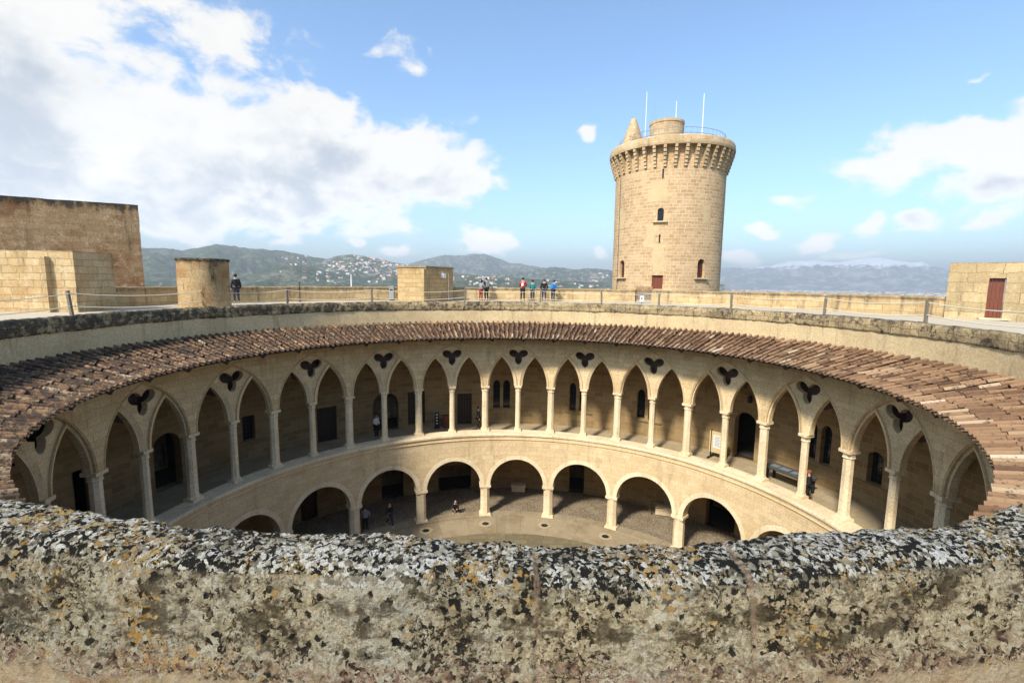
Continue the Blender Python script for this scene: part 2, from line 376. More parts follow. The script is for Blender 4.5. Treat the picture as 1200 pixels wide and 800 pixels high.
    col = g.mix(g.m('SUBTRACT', 1.0, up), col, g.mix(1.0, col, tone, 'MULTIPLY'))
    hue = g.mix(g.ss(nb, .4, .62), (1.02, .99, .91), (.97, .97, .96)); col = g.mix(1.0, col, hue, 'MULTIPLY')
    ogc = g.noise(g.vm('ADD', po, (3, 9, 4)), 2.4, 5, .65)
    og = g.ss(g.m('ADD', r1, g.m('ADD', g.m('MULTIPLY', g.m('SUBTRACT', ogc, .5), 2.6), g.m('MULTIPLY', up, .12))), 1.0, 1.06)
    col = g.mix(g.m('MULTIPLY', og, .9), col, g.mix(a2, (.44, .24, .06), (.60, .42, .17)))
    jt = g.node('ShaderNodeAttribute', attribute_name='joint').outputs['Fac']
    jm = g.m('MULTIPLY', g.ss(g.m('ADD', jt, g.m('MULTIPLY', g.m('SUBTRACT', ns, .5), 1.1)), .5, .95), .6)
    col = g.mix(jm, col, g.mix(nm, (.30, .19, .11), (.50, .37, .25)))
    # cracks between the crusts, pits, fine grain
    pits = g.ss(g.m('ADD', g.m('MULTIPLY', nt, .6), g.m('MULTIPLY', ns, .4)), .55, .60)
    col = g.mix(g.m('MULTIPLY', pits, .8), col, K)
    hole = g.vor(w, 15); hr = g.node('ShaderNodeSeparateColor', {0: hole.outputs['Color']}).outputs[0]
    hm = g.m('MULTIPLY', g.ss(hole.outputs['Distance'], .30, .2), g.ss(g.m('SUBTRACT', g.m('ADD', hr, g.m('MULTIPLY', g.m('SUBTRACT', nl, .5), 1.4)), g.m('MULTIPLY', up, .5)), .80, .84))
    col = g.mix(g.m('MULTIPLY', hm, .95), col, (.014, .013, .012))
    gv = g.m('ADD', .62, g.m('MULTIPLY', nt, .76)); col = g.mix(1.0, col, g.node('ShaderNodeCombineXYZ', {0: gv, 1: gv, 2: gv}).outputs[0], 'MULTIPLY')
    low = g.ss(g.m('ADD', z, g.m('MULTIPLY', g.m('SUBTRACT', nl, .5), .25)), 14.74, 14.64)
    col = g.mix(g.m('MULTIPLY', g.m('MULTIPLY', low, g.ss(ns, .44, .6)), .6), col, (.36, .20, .14))
    bare = g.ss(g.m('ADD', z, g.m('MULTIPLY', g.m('SUBTRACT', g.m('ADD', nl, nm), 1.0), .16)), 14.60, 14.57)
    rc = g.mix(g.ss(nm, .35, .7), (.47, .345, .20), (.58, .47, .31)); rc = g.mix(g.m('MULTIPLY', g.ss(nl, .52, .66), .8), rc, (.33, .17, .08))
    rc = g.mix(g.m('MULTIPLY', g.ss(nt, .58, .68), .6), rc, (.2, .16, .11)); rc = g.mix(g.m('MULTIPLY', g.ss(ns, .56, .64), .5), rc, (.62, .54, .40))
    col = g.mix(g.m('MULTIPLY', bare, .95), col, rc)
    g.set(b.inputs['Base Color'], col)
    h = g.m('ADD', g.m('MULTIPLY', ns, 1.0), g.m('ADD', g.m('MULTIPLY', nt, .6), g.m('ADD', g.m('MULTIPLY', f, .5), g.m('MULTIPLY', hm, -1.5))))
    bp = g.node('ShaderNodeBump', {'Strength': 1.0, 'Distance': .045, 'Height': h}); g.set(b.inputs['Normal'], bp.outputs[0])
    return mt
M['lichen'] = lichen_mat()
def cobble_mat():
    mt, g, b = new_mat('cobbles', .85, .2); po = g.node('ShaderNodeNewGeometry').outputs['Position']
    v = g.vor(po, 9.5); r = g.node('ShaderNodeSeparateColor', {0: v.outputs['Color']})
    col = g.mix(r.outputs[0], (.22, .165, .105), (.38, .30, .195))
    col = g.mix(g.ss(v.outputs['Distance'], .35, .62), col, (.17, .13, .085))
    col = g.mix(g.m('MULTIPLY', g.ss(g.noise(po, .9, 4), .45, .7), .45), col, (.36, .3, .2))
    g.set(b.inputs['Base Color'], col)
    bp = g.node('ShaderNodeBump', {'Strength': .8, 'Distance': .04, 'Height': g.m('MULTIPLY', v.outputs['Distance'], -1)}); g.set(b.inputs['Normal'], bp.outputs[0])
    return mt
M['cobble'] = cobble_mat()
M['paving'] = stone('courtyard_slabs', (.20, .18, .125), (.145, .132, .092), (.11, .10, .075), .9, .55, .02, (.15, .14, .10), .5, .1, (.34, .3, .22), .4, .5)
M['kerb'] = stone('courtyard_ring_stone', (.31, .275, .21), (.26, .23, .175), (.15, .125, .09), 1.4, 3.0, .012, (.19, .145, .09), .7, .05, (.48, .42, .31), .4, .4)
M['gfloor'] = stone('gallery_slabs', (.38, .335, .25), (.32, .28, .20), (.24, .2, .15), .8, .8, .014, (.3, .25, .18), .3, .0, (.5, .46, .37), .4, .2)

# ------------------------------------------------------------------ the castle's round galleries
castle = thing('castle_gallery', 'round two-storey castle courtyard building with pointed and round arches under a terracotta roof', 'castle')
W = 2*PI*15.0/21                                  # bay width at the upper wall
bay_angle = lambda k: 2*k*STEP+DELTA              # bays centred on even columns
Z_SILL, Z_CAP, Z_TOP = 6.02, 9.25, 13.05
LW, LH = .835, 1.98                               # lancet half width, rise
BW, BH = 2.02, 2.78                               # big arch half width, rise

wall = MB()
big = arch_pts(BW, BH, Z_CAP, 16)
for k in range(21):
    out = [(-W/2, Z_CAP)]+big+[(W/2, Z_CAP), (W/2, Z_TOP), (-W/2, Z_TOP)]
    panel(wall, out, [], 15.0, 15.52, 15.0, bay_angle(k), .4)
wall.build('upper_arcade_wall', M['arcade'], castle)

def lancet(cx, grow=0.0, n=14):
    return [(x+cx, z) for x, z in arch_pts(LW+grow, LH+grow*1.35, Z_CAP, n)]
def trefoil(grow=.94, n=72):
    pts = []; cz = 11.34
    for i in range(n):
        th = 2*PI*i/n; best = .10
        for d, off, a, bb in ((R_(24), .36, .36, .27), (R_(156), .36, .36, .27), (R_(270), .30, .36, .25)):
            # ray / ellipse exit
            ux, uy = math.cos(th-d), math.sin(th-d)
            A = (ux/a)**2+(uy/bb)**2; B = -2*ux*off/a**2; Cc = (off/a)**2-1
            q = B*B-4*A*Cc
            if q > 0:
                t = (-B+math.sqrt(q))/(2*A); best = max(best, t)
        pts.append((best*math.cos(th)*grow, cz+best*math.sin(th)*grow))
    return pts
tr = MB(); col0 = W/4
l1 = lancet(-col0); l2 = lancet(col0)
out = [(-BW, Z_CAP)]+l1+l2+[(BW, Z_CAP)]+[(x, z) for x, z in reversed(big[1:-1])]
panel(tr, out, [trefoil()], 15.13, 15.40, 15.0, 0, .3)
# roll mouldings round each lancet, the big arch and the trefoil
def moulding(mb, pts, R, r, n=6, closed=False):
    P = [cyl(x/15.0, R, z) for x, z in pts]
    if closed: P.append(P[0])
    mb.tube(P, r, n, cap=False)
mo = MB()
for cx in (-col0, col0):
    P = []; U = []; L = 0; rows_ = [lancet(cx, gq, 18) for gq in (0.0, .03, .20, .20)]
    for i in range(len(rows_[0])):
        if i: L += math.hypot(rows_[2][i][0]-rows_[2][i-1][0], rows_[2][i][1]-rows_[2][i-1][1])
        P.append([tuple(cyl(rows_[q][i][0]/15.0, Rq, rows_[q][i][1])) for q, Rq in ((0, 15.34), (0, 15.20), (1, 15.13), (2, 15.03), (3, 15.135))]); U.append([(L, v) for v in (0, .1, .17, .36, .45)])
    k0 = len(mo.f); mo.grid(P, U, smooth=False)
bigm = MB(); moulding(bigm, arch_pts(BW+.06, BH+.06, Z_CAP, 18), 15.0, .035)
tro0 = None
web = MB()                                       # vault severy, added as a closed box to keep each trefoil dark
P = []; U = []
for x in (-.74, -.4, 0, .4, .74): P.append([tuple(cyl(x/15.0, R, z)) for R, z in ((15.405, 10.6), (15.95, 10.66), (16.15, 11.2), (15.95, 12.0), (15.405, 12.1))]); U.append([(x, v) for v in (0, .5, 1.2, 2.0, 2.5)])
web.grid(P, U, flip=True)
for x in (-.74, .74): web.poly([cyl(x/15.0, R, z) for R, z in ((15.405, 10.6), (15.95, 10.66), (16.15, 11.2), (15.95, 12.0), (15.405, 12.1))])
for k in range(-7, 8):
    if tro0 is None:
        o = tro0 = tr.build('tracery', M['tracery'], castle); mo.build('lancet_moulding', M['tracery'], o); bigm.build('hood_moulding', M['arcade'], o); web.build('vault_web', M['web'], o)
    else: o = copy_tree(tro0, castle)
    o.rotation_euler = (0, 0, -bay_angle(k))
# columns
def column(mid):
    r = .185 if mid else .235
    o = MB(); o.lathe([(r, .26), (r*.94, 2.85)], 8, smooth=False, rot=PI/8, capb=False, capt=False)
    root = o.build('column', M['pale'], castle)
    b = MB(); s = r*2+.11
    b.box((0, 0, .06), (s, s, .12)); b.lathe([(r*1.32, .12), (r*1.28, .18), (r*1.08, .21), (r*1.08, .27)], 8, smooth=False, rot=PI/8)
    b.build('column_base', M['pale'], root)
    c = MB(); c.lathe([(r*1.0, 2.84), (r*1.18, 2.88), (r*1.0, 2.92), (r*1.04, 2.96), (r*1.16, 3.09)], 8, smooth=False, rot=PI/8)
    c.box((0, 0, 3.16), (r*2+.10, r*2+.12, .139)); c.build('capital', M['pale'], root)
    # springer block carried by the capital
    return root
protos = {}
for k in range(-15, 16):
    mid = k % 2 == 0
    if mid not in protos: o = protos[mid] = column(mid)
    else: o = copy_tree(protos[mid], castle)
    a = k*STEP+DELTA; o.location = cyl(a, 15.26, Z_SILL); o.rotation_euler = (0, 0, -a)
# sill, string course, floor slab edge
s = MB(); s.ring([(15.5, 5.5), (15.5, Z_SILL), (14.50, Z_SILL), (14.47, Z_SILL-.04), (14.47, Z_SILL-.15), (14.56, Z_SILL-.19)], n=168)
s.build('sill_course', M['pale'], castle)
s = MB(); s.ring([(14.60, 5.66), (14.49, 5.64), (14.49, 5.60), (14.60, 5.53)], n=168); s.build('string_course', M['arcade'], castle)
# lower arcade
RL = 14.55; WL = 2*PI*RL/21; GW, GH, GZ = 1.84, 1.84, 2.35
lw = MB(); lo = arch_pts(GW, GH, GZ, 12)
for k in range(21):
    panel(lw, [(-WL/2, GZ)]+lo+[(WL/2, GZ), (WL/2, 5.84), (-WL/2, 5.84)], [], RL, 15.2, RL, bay_angle(k), .4)
lw.build('lower_arcade_wall', M['lower'], castle)
vs = MB(); inn = arch_pts(GW-.003, GH-.003, GZ, 16); ou = arch_pts(GW+.27, GH+.27, GZ, 16)
P = []; U = []; L = 0
for i, (a, b) in enumerate(zip(inn, ou)):
    if i: L += math.hypot(b[0]-ou[i-1][0], b[1]-ou[i-1][1])
    P.append([tuple(cyl(a[0]/RL, RL+.05, a[1])), tuple(cyl(a[0]/RL, RL-.014, a[1])), tuple(cyl(b[0]/RL, RL-.014, b[1])), tuple(cyl(b[0]/RL, RL+.01, b[1]))]); U.append([(L, -.06), (L, 0), (L, .3), (L, .33)])
vs.grid(P, U, smooth=False)
arc0 = None
for k in range(-6, 7):
    if arc0 is None: o = arc0 = vs.build('archivolt', M['pale'], castle)
    else: o = copy_tree(arc0, castle)
    o.rotation_euler = (0, 0, -bay_angle(k))
p0 = None
for k in range(-11, 12, 2):
    if p0 is None:
        b = MB(); b.lathe([(.40, .22), (.385, 2.12)], 8, smooth=False, rot=PI/8, sx=.86, sy=.86, capb=False, capt=False)
        p0 = o = b.build('pillar', M['pale'], castle)
        b = MB(); b.box((0, 0, .09), (.80, .74, .18)); b.box((0, 0, .205), (.74, .69, .05)); b.build('pillar_base', M['pale'], o)
        b = MB(); b.box((0, 0, 2.16), (.70, .66, .07)); b.box((0, 0, 2.27), (.78, .74, .155)); b.build('capital', M['pale'], o)
    else: o = copy_tree(p0, castle)
    a = k*STEP+DELTA; o.location = cyl(a, 14.88, 0); o.rotation_euler = (0, 0, -a)

# back walls with their openings
RU, RG = 18.6, 19.35; ZF = 5.55
def opening(kind, xs, ys, R, zfloor=None):
    """read an opening's size off the wall it sits in"""
    xc = (xs[0]+xs[1])/2
    pl = at_ring(xs[0], (ys[0]+ys[1])/2, R); pr = at_ring(xs[1], (ys[0]+ys[1])/2, R)
    a0, a1 = ang(pl), ang(pr); zt = at_ring(xc, ys[0], R).z; zb = at_ring(xc, ys[1], R).z if zfloor is None else zfloor
    return dict(kind=kind, a=(a0+a1)/2, w=(a1-a0)*R, z0=zb, z1=zt)
ups = [opening('arch_dark', (180, 213), (507, 570), RU, ZF), opening('dark', (86, 112), (548, 600), RU, ZF), opening('win', (284, 299), (487, 516), RU),
       opening('door', (372, 395), (477, 520), RU, ZF), opening('arch_dark', (437, 467), (460, 509), RU, ZF), opening('shutter', (478, 498), (459, 497), RU),
       opening('door', (536, 553), (461, 500), RU, ZF), opening('lancet', (578, 586), (445, 478), RU), opening('lancet', (589.6, 597.6), (445, 478), RU),
       opening('lancet', (667.5, 675), (448.5, 481), RU), opening('lancet', (679, 687), (449, 482), RU), opening('lancet', (746.5, 756), (456, 490), RU), opening('lancet', (760, 768.5), (458, 493), RU),
       opening('arch_dark', (860, 885), (483, 538), RU, ZF), opening('lancet', (945.5, 957), (493.5, 538), RU), opening('lancet', (961.5, 974), (498, 545), RU), opening('archwin', (1016, 1035), (529, 568), RU)]
grs = [opening('dark', (667, 684.5), (542, 575), RG, 0), opening('dark', (514, 552), (545, 571), RG, 0), opening('dark', (447, 473), (543, 577), RG, 0), opening('dark', (827, 862), (580, 624), RG, 0), opening('door', (352, 372), (565, 610), RG, 0)]
def out_of(o):
    w = o['w']/2; h = o['z1']-o['z0']; k = o['kind']
    if k in ('arch_dark', 'archwin', 'lancet'):
        rise = {'arch_dark': w*.98, 'archwin': w*.8, 'lancet': w*1.35}[k]
        return [(-w, o['z0'])]+arch_pts(w, rise, o['z1']-rise, 7)+[(w, o['z0'])]
    return [(-w, o['z0']), (-w, o['z1']), (w, o['z1']), (w, o['z0'])]
def back_wall(name, R, z0, z1, ops, thick, n=24):
    mb = MB(); w = 2*PI*R/n; cells = {}
    edges = [-PI+2*PI*i/n for i in range(n+1)]
    # cell boundaries nudged away from openings
    for i in range(n):
        for o in ops:
            h = o['w']/2/R+.015
            if abs(edges[i]-o['a']) < h: edges[i] = o['a']+math.copysign(h, edges[i]-o['a'])
    edges[n] = edges[0]+2*PI
    for i in range(n):
        a0, a1 = edges[i], edges[i+1]; am = (a0+a1)/2; hw = (a1-a0)/2*R
        holes = []; outl = [(-hw, z0)]
        mine = sorted([o for o in ops if a0 < o['a'] < a1], key=lambda o: o['a'])
        for o in mine:
            pts = [(x+(o['a']-am)*R, z) for x, z in out_of(o)]
            if abs(o['z0']-z0) < .02: outl += pts
            else: holes.append(pts)
        outl += [(hw, z0), (hw, z1), (-hw, z1)]
        panel(mb, outl, holes, R, R+thick, R, am, .6, back=True, rim_out=False)
        for o in mine:                       # the reveals of openings that reach the floor
            if abs(o['z0']-z0) < .02:
                h = out_of(o); rows = [[tuple(cyl(o['a']+x/R, R, z)), tuple(cyl(o['a']+x/R, R+thick, z))] for x, z in h]
                mb.grid(rows, [[(0, i_*.2), (thick, i_*.2)] for i_ in range(len(h))], smooth=False)
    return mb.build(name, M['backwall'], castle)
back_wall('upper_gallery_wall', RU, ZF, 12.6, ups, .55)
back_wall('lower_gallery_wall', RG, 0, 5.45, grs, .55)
def fill_opening(o, R, first={}):
    k = o['kind']; w = o['w']; h = o['z1']-o['z0']; a = o['a']; base = cyl(a, R, o['z0'])
    M4 = lambda x, y, z: (x, y, z)
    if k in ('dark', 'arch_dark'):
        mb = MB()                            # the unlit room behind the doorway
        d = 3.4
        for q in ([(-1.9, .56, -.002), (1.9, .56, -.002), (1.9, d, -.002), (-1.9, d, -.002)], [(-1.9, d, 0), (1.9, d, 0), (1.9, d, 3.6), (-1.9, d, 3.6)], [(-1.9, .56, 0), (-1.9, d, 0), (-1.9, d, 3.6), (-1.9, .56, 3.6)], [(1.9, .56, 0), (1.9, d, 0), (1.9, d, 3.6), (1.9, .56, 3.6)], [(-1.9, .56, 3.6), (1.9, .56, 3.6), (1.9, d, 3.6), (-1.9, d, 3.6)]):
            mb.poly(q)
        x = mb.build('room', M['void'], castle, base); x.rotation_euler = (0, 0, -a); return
    if k in ('door', 'shutter'):
        mb = MB(); nb = 5
        for i in range(nb): mb.box(((i-nb/2+.5)*w/nb, .22, h/2), (w/nb-.012, .06, h-.02))
        x = mb.build('door' if k == 'door' else 'shutter', M['wood'], castle, base); x.rotation_euler = (0, 0, -a)
        mb = MB()
        mb.lathe([(.03, 0), (.035, .05), (.0, .07)], 8, (w*.36, .16, h*.45)); mb.build('handle', M['iron'], x)
        for zz in (.18, .8): mb = MB(); mb.box((0, .183, h*zz), (w*.92, .014, .07)); mb.build('iron_strap', M['iron'], x)
        return
    mb = MB(); pts = [(x_, z) for x_, z in out_of(dict(o, z0=0, z1=h))]
    mb.poly([(x_, .34, z) for x_, z in pts])
    x = mb.build('window', M['glass'], castle, base); x.rotation_euler = (0, 0, -a)
    mb = MB()
    for i in range(1, 6): mb.box((0, .28, h*i/6), (w-.01, .018, .018))
    for i in (-1, 0, 1): mb.box((i*w/4, .26, h/2*.94), (.018, .018, h*.92))
    mb.build('grille', M['iron'], x)
for o in ups: fill_opening(o, RU)
for o in grs: fill_opening(o, RG)
# stone sills under the windows, mullion frames
for i0, i1 in ((7, 8), (9, 10), (11, 12), (14, 15), (16, 16), (2, 2)):
    a0 = ups[i0]['a']-ups[i0]['w']/2/RU-.025; a1 = ups[i1]['a']+ups[i1]['w']/2/RU+.025; z = min(ups[i0]['z0'], ups[i1]['z0'])-.03
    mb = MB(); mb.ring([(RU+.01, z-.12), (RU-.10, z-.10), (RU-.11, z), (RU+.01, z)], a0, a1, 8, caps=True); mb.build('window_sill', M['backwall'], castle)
# floors and ceilings inside the galleries
mb = MB(); mb.ring([(15.49, ZF), (RU+.02, ZF)], n=128); mb.build('gallery_floor', M['gfloor'], castle)
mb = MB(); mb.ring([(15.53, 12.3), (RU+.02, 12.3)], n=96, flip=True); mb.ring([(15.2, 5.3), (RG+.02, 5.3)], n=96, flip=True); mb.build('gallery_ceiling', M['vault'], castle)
# arched ribs that cross the upper gallery behind every pier
# roof: cone under the tiles, rafters, tiles
RE, ZE, RT, ZT = 12.95, 12.83, 15.80, 13.62
mb = MB(); mb.ring([(RT+.02, ZT-.10), (RE+.10, ZE-.09), (RE+.10, ZE-.15), (15.3, 13.0)], n=168); mb.build('roof_deck', M['wood'], castle)
mb = MB()
for k in range(42):
    a = (k+.5)*2*PI/42
    if abs(a-PI) < .75: continue
    p, q = cyl(a, 15.05, ZE+.34), cyl(a, RE+.22, ZE-.2); mid = (p+q)/2
    mb.tube([p, q], .13, 4)
mb.build('rafter', M['wood'], castle)['kind'] = 'stuff'
NT = 282; NC = 5; mb = MB()
slope = math.atan2(ZT-ZE, RT-RE); Ls = math.hypot(ZT-ZE, RT-RE)
def cone(a, d, lift):                            # d metres up the slope from the eave
    R = RE+d*math.cos(slope)-lift*math.sin(slope); z = ZE+d*math.sin(slope)+lift*math.cos(slope)
    return (R*math.sin(a), R*math.cos(a), z)
rowo = RNG.uniform(-.05, .05, NT); rowj = RNG.normal(0, .0011, (NC+1, NT))
for i in range(NT):
    ac = 2*PI*i/NT
    wig = RNG.normal(0, .0014)
    for j in range(NC):
        d0 = Ls*j/NC-.05+(0 if j == 0 else rowo[i])+RNG.normal(0, .012 if j == 0 else .022); d1 = Ls*(j+1)/NC+.03+(0 if j == NC-1 else rowo[i])
        da = rowj[j, i]; tl = float(np.clip(RNG.normal(.50, .15)+(.08 if j == 0 else 0), 0, 1))
        tilt = RNG.normal(0, .0022)
        rows = []; U = []
        for d, lf, wf in ((d0, .060, 1.06), (d1, .034, .88)):
            R = RE+d*math.cos(slope); hw = .062*wf*(RE+d*.95)/RE; hh = .080*wf
            row = []
            for q in range(9):
                th = PI*q/8
                a = ac+wig+da+(tilt if d == d0 else -tilt)+(-math.cos(th)*hw)/R
                row.append(cone(a, d, lf-.035+math.sin(th)*hh))
            rows.append(row); U.append([(q*.04, d) for q in range(9)])
        mb.grid(rows, U, 0, tl, True)
        # the open lip: tile thickness
        lip = [[Vector(p) for p in rows[0]], [Vector(p)-Vector((0, 0, .022)) for p in rows[0]]]
        if j == 0: mb.poly([Vector(p)-Vector((0, 0, .004)) for p in rows[0]][::-1], [(q*.03, 0) for q in range(9)], 0, .97)
        mb.grid(lip, [[(q*.04, 0) for q in range(9)], [(q*.04, .02) for q in range(9)]], 0, tl*.8, False)
    # the pan tile between two covers, tinted darker for the shade in the gap
    for j in range(NC):
        d0 = Ls*j/NC-.08; d1 = Ls*(j+1)/NC+.02; rows = []; U = []; tl = float(np.clip(RNG.normal(.20, .10), 0, 1))
        for d, lf in ((d0, .030), (d1, .0)):
            R = RE+d*math.cos(slope); hw = .100*(RE+d*.95)/RE; row = []
            for q in range(5):
                x = -1+q*.5; row.append(cone(ac+PI/NT+x*hw/R, d, lf-.085+.045*x*x))
            rows.append(row); U.append([(q*.06, d) for q in range(5)])
        mb.grid(rows, U, 0, tl, True)
mb.build('tile_roof', M['tile'], castle)
mb = MB(); mb.ring([(RT-.02, ZT-.12), (RT-.03, 14.50)], n=168); mb.build('plaster_band', M['plaster'], castle)
# the outer shell of the castle below its terrace
mb = MB(); mb.ring([(22.06, 14.8), (22.2, -9)], n=96, flip=True, c=(.6, 0)); mb.build('outer_wall', M['parapet_far'], castle)

# ------------------------------------------------------------------ floors
mb = MB(); mb.ring([(.01, .0), (12.3, .0)], n=96, R0=6); o = mb.build('courtyard_paving', M['paving']); tag(o, kind='structure')
# paving is laid in world metres, so give it planar coordinates
me = o.data; uvl = me.uv_layers[0].data
for lp in me.loops: uvl[lp.index].uv = me.vertices[lp.vertex_index].co.xy
mb = MB(); mb.ring([(12.3, .0), (14.45, .02)], n=168, R0=13.5); tag(mb.build('courtyard_ring', M['kerb']), kind='structure')
mb = MB(); mb.ring([(14.45, .02), (14.45, .10), (15.25, .10), (15.25, .05)], n=168); tag(mb.build('courtyard_kerb', M['kerb']), kind='structure')
mb = MB(); mb.ring([(15.25, .05), (RG+.02, .0)], n=168); tag(mb.build('arcade_pavement', M['cobble']), kind='structure')
# terrace: level with the coping, lower on the side where the photographer stands
def zter(a):
    t = min(1, max(0, (abs(a)-R_(112))/R_(22))); return 14.88-(t*t*(3-2*t))*.95
mb = MB(); A = [-PI+2*PI*i/180 for i in range(181)]; P = []; U = []
for a in A:
    P.append([tuple(cyl(a, R, zter(a)-.004*(R-15.8))) for R in (15.84, 17.5, 19.5, 21.5, 22.6)]); U.append([(a*18, R) for R in (15.84, 17.5, 19.5, 21.5, 22.6)])
mb.grid(P, U, flip=True); tag(mb.build('terrace', M['terrace']), kind='structure')

# ------------------------------------------------------------------ coping ring (far) and the lichened parapet (near)
def rough_ring(name, prof, a0, a1, na, mat, seed, amp, joints=(), extra=None, offs=None):
    """revolved profile with real displacement; prof is densified beforehand"""
    A = np.linspace(a0, a1, na); prof = np.array(prof); n = len(prof)
    a = np.repeat(A, n); r = np.tile(prof[:, 0], na); z = np.tile(prof[:, 1], na)
    tang = np.gradient(prof, axis=0); nr = np.stack([-tang[:, 1], tang[:, 0]], 1); nr /= np.linalg.norm(nr, axis=1)[:, None]+1e-9
    nrr, nrz = np.tile(nr[:, 0], na), np.tile(nr[:, 1], na)
    P = np.stack([r*np.sin(a), r*np.cos(a), z], 1)
    d = np.zeros(len(P))
    for sc, am in amp: d += am*fbm(P*sc, seed+int(sc*10), 3)
    for j, wd, dp in joints:
        x = (a-j)*15.6+.03*fbm(P*3, seed+77, 2); d -= dp*np.exp(-(x/wd)**2)
    if offs is not None: z = z+offs(a, r); P[:, 2] = z
    r2 = r+nrr*d; z2 = z+nrz*d
    P = np.stack([r2*np.sin(a), r2*np.cos(a), z2], 1)
    idx = np.arange(na*n).reshape(na, n)
    q = np.stack([idx[:-1, :-1], idx[1:, :-1], idx[1:, 1:], idx[:-1, 1:]], -1).reshape(-1, 4)
    me = bpy.data.meshes.new(name); me.vertices.add(len(P)); me.vertices.foreach_set('co', P.ravel())
    me.loops.add(q.size); me.loops.foreach_set('vertex_index', q.ravel()); me.polygons.add(len(q)); me.polygons.foreach_set('loop_start', np.arange(0, q.size, 4)); me.polygons.foreach_set('loop_total', np.full(len(q), 4))
    me.update(calc_edges=True)
    L = np.concatenate([[0], np.cumsum(np.linalg.norm(np.diff(prof, axis=0), axis=1))])
    ul = me.uv_layers.new(name='UVMap'); uu = np.stack([a*15.5, z], 1)[q.ravel()]; ul.data.foreach_set('uv', uu.ravel())
    at = me.attributes.new('upness', 'FLOAT', 'POINT'); at.data.foreach_set('value', np.clip(nrz*1.15, 0, 1))
    if joints:
        js = np.sort([j for j, *_ in joints]); ja = a+.002*fbm(P*4, seed+5, 3); dist = np.min(np.abs(ja[:, None]-js[None])*15.6, axis=1)
        me.attributes.new('joint', 'FLOAT', 'POINT').data.foreach_set('value', np.exp(-(dist/.022)**2))
        sid = np.searchsorted(js, ja); me.attributes.new('stone', 'FLOAT', 'POINT').data.foreach_set('value', ((sid*.6180339+.21) % 1.0))
    me.polygons.foreach_set('use_smooth', np.ones(len(q), bool)); me.materials.append(mat)
    o = bpy.data.objects.new(name, me); C.objects.link(o); return o
def dense(pts, step):
    out = []
    for (a, b), (c, d) in zip(pts, pts[1:]):
        n = max(1, int(round(math.hypot(c-a, d-b)/step)))
        out += [(a+(c-a)*i/n, b+(d-b)*i/n) for i in range(n)]
    return out+[pts[-1]]
HALF = R_(34)
far = dense([(15.80, 14.40), (15.72, 14.44), (15.70, 14.62), (15.70, 14.88), (15.73, 14.955), (15.80, 14.985), (15.95, 14.985), (16.02, 14.95), (16.05, 14.80)], .06)
o = rough_ring('coping_wall', far, -PI+HALF-.02, PI-HALF+.02, 1500, M['coping'], 3, ((1.2, .035), (4, .03), (11, .018)))
tag(o, 'long ring of dark weathered coping stones between the tiled roof and the roof terrace', 'wall')
jpx = (190, 625, 845)
joints = [(ang(at_floor(x, 655, 14.97)), .012, .013) for x in jpx]
joints = [(a if a > 0 else a+2*PI, w, d) for a, w, d in joints]
near = dense([(15.48, 13.75), (15.46, 14.3), (15.41, 14.62), (15.40, 14.88)], .03)[:-1]+dense([(15.40, 14.88), (15.415, 14.95), (15.45, 14.982), (15.55, 14.992), (15.64, 14.99), (15.69, 14.975), (15.725, 14.94), (15.745, 14.885), (15.755, 14.80), (15.77, 14.62), (15.775, 14.585), (15.80, 14.575), (15.805, 14.50), (15.81, 14.2)], .0075)+[(15.83, 13.4)]
def offs(a, r):
    x = (a-PI)*15.6
    return .026*np.sin(x*1.3+.6)+.016*np.sin(x*3.1)+.02*np.exp(-((x-2.4)/.8)**2)+.08+.28*np.tanh(.50*.17/.30*(np.abs(x)/2.65)**2)
o = rough_ring('parapet_wall', near, PI-HALF, PI+HALF, 2300, M['lichen'], 11, ((1.1, .03), (3.5, .024), (9, .014), (24, .012), (55, .010)), joints, offs=offs)
tag(o, 'thick foreground parapet of pitted stone crusted with white, black and orange lichen', 'wall')

# ------------------------------------------------------------------ outer parapet round the terrace
OC = (.6, 0); OR = 21.6
def outer_pt(px): 
    d = ray(px, 345).xy.normalized(); o_ = Vector((0, -D0))-Vector(OC); b = o_.dot(d); t = -b+math.sqrt(b*b-o_.dot(o_)+OR*OR); p = Vector((0, -D0))+d*t; return p
def oang(p): return math.atan2(p.x-OC[0], p.y-OC[1])
g0, g1 = oang(outer_pt(744.5)), oang(outer_pt(763.5))
def op_prof(z0=14.75): return dense([(OR, z0), (OR, 15.74), (OR-.03, 15.76), (OR-.03, 15.84), (OR+.02, 15.87), (OR+.48, 15.86), (OR+.52, 15.8), (OR+.52, 14.0)], .16)
def at_dist0(px, d): a = azel(px, 335)[0]; return Vector((d*math.sin(a), d*math.cos(a)-D0))
def outer_wall(a0, a1, n, label):
    o = rough_ring('outer_parapet_wall', op_prof(), a0, a1, n, M['parapet_far'], 5, ((1.5, .03), (5, .03), (11, .015)))
    o.location = (OC[0], OC[1], 0); return tag(o, label, 'wall')
outer_wall(R_(-80), g0, 600, 'low golden stone wall along the outer terrace edge, left of the tower gap')
outer_wall(g1, oang(at_dist0(1112, 31.8)), 560, 'low golden stone wall along the outer terrace edge, running right from the tower gap')
t = thing('gate', 'grey panelled gate closing the gap in the low wall before the tower bridge', 'gate', (OC[0]+(OR+.3)*math.sin((g0+g1)/2), OC[1]+(OR+.3)*math.cos((g0+g1)/2), 14.8), -(g0+g1)/2)
w = (g1-g0)*OR
mb = MB(); mb.box((0, .1, .80), (w+.02, .25, 1.0)); mb.build('stone_panel', M['keep'], t)
mb = MB()
for i in range(9): mb.box(((i-4)*w/9, -.12, .42), (.03, .03, .84))
for z in (.08, .80): mb.box((0, -.12, z), (w, .035, .04))
mb.build('bar_panel', M['steel'], t)
t = tag(MB(), None) if False else None
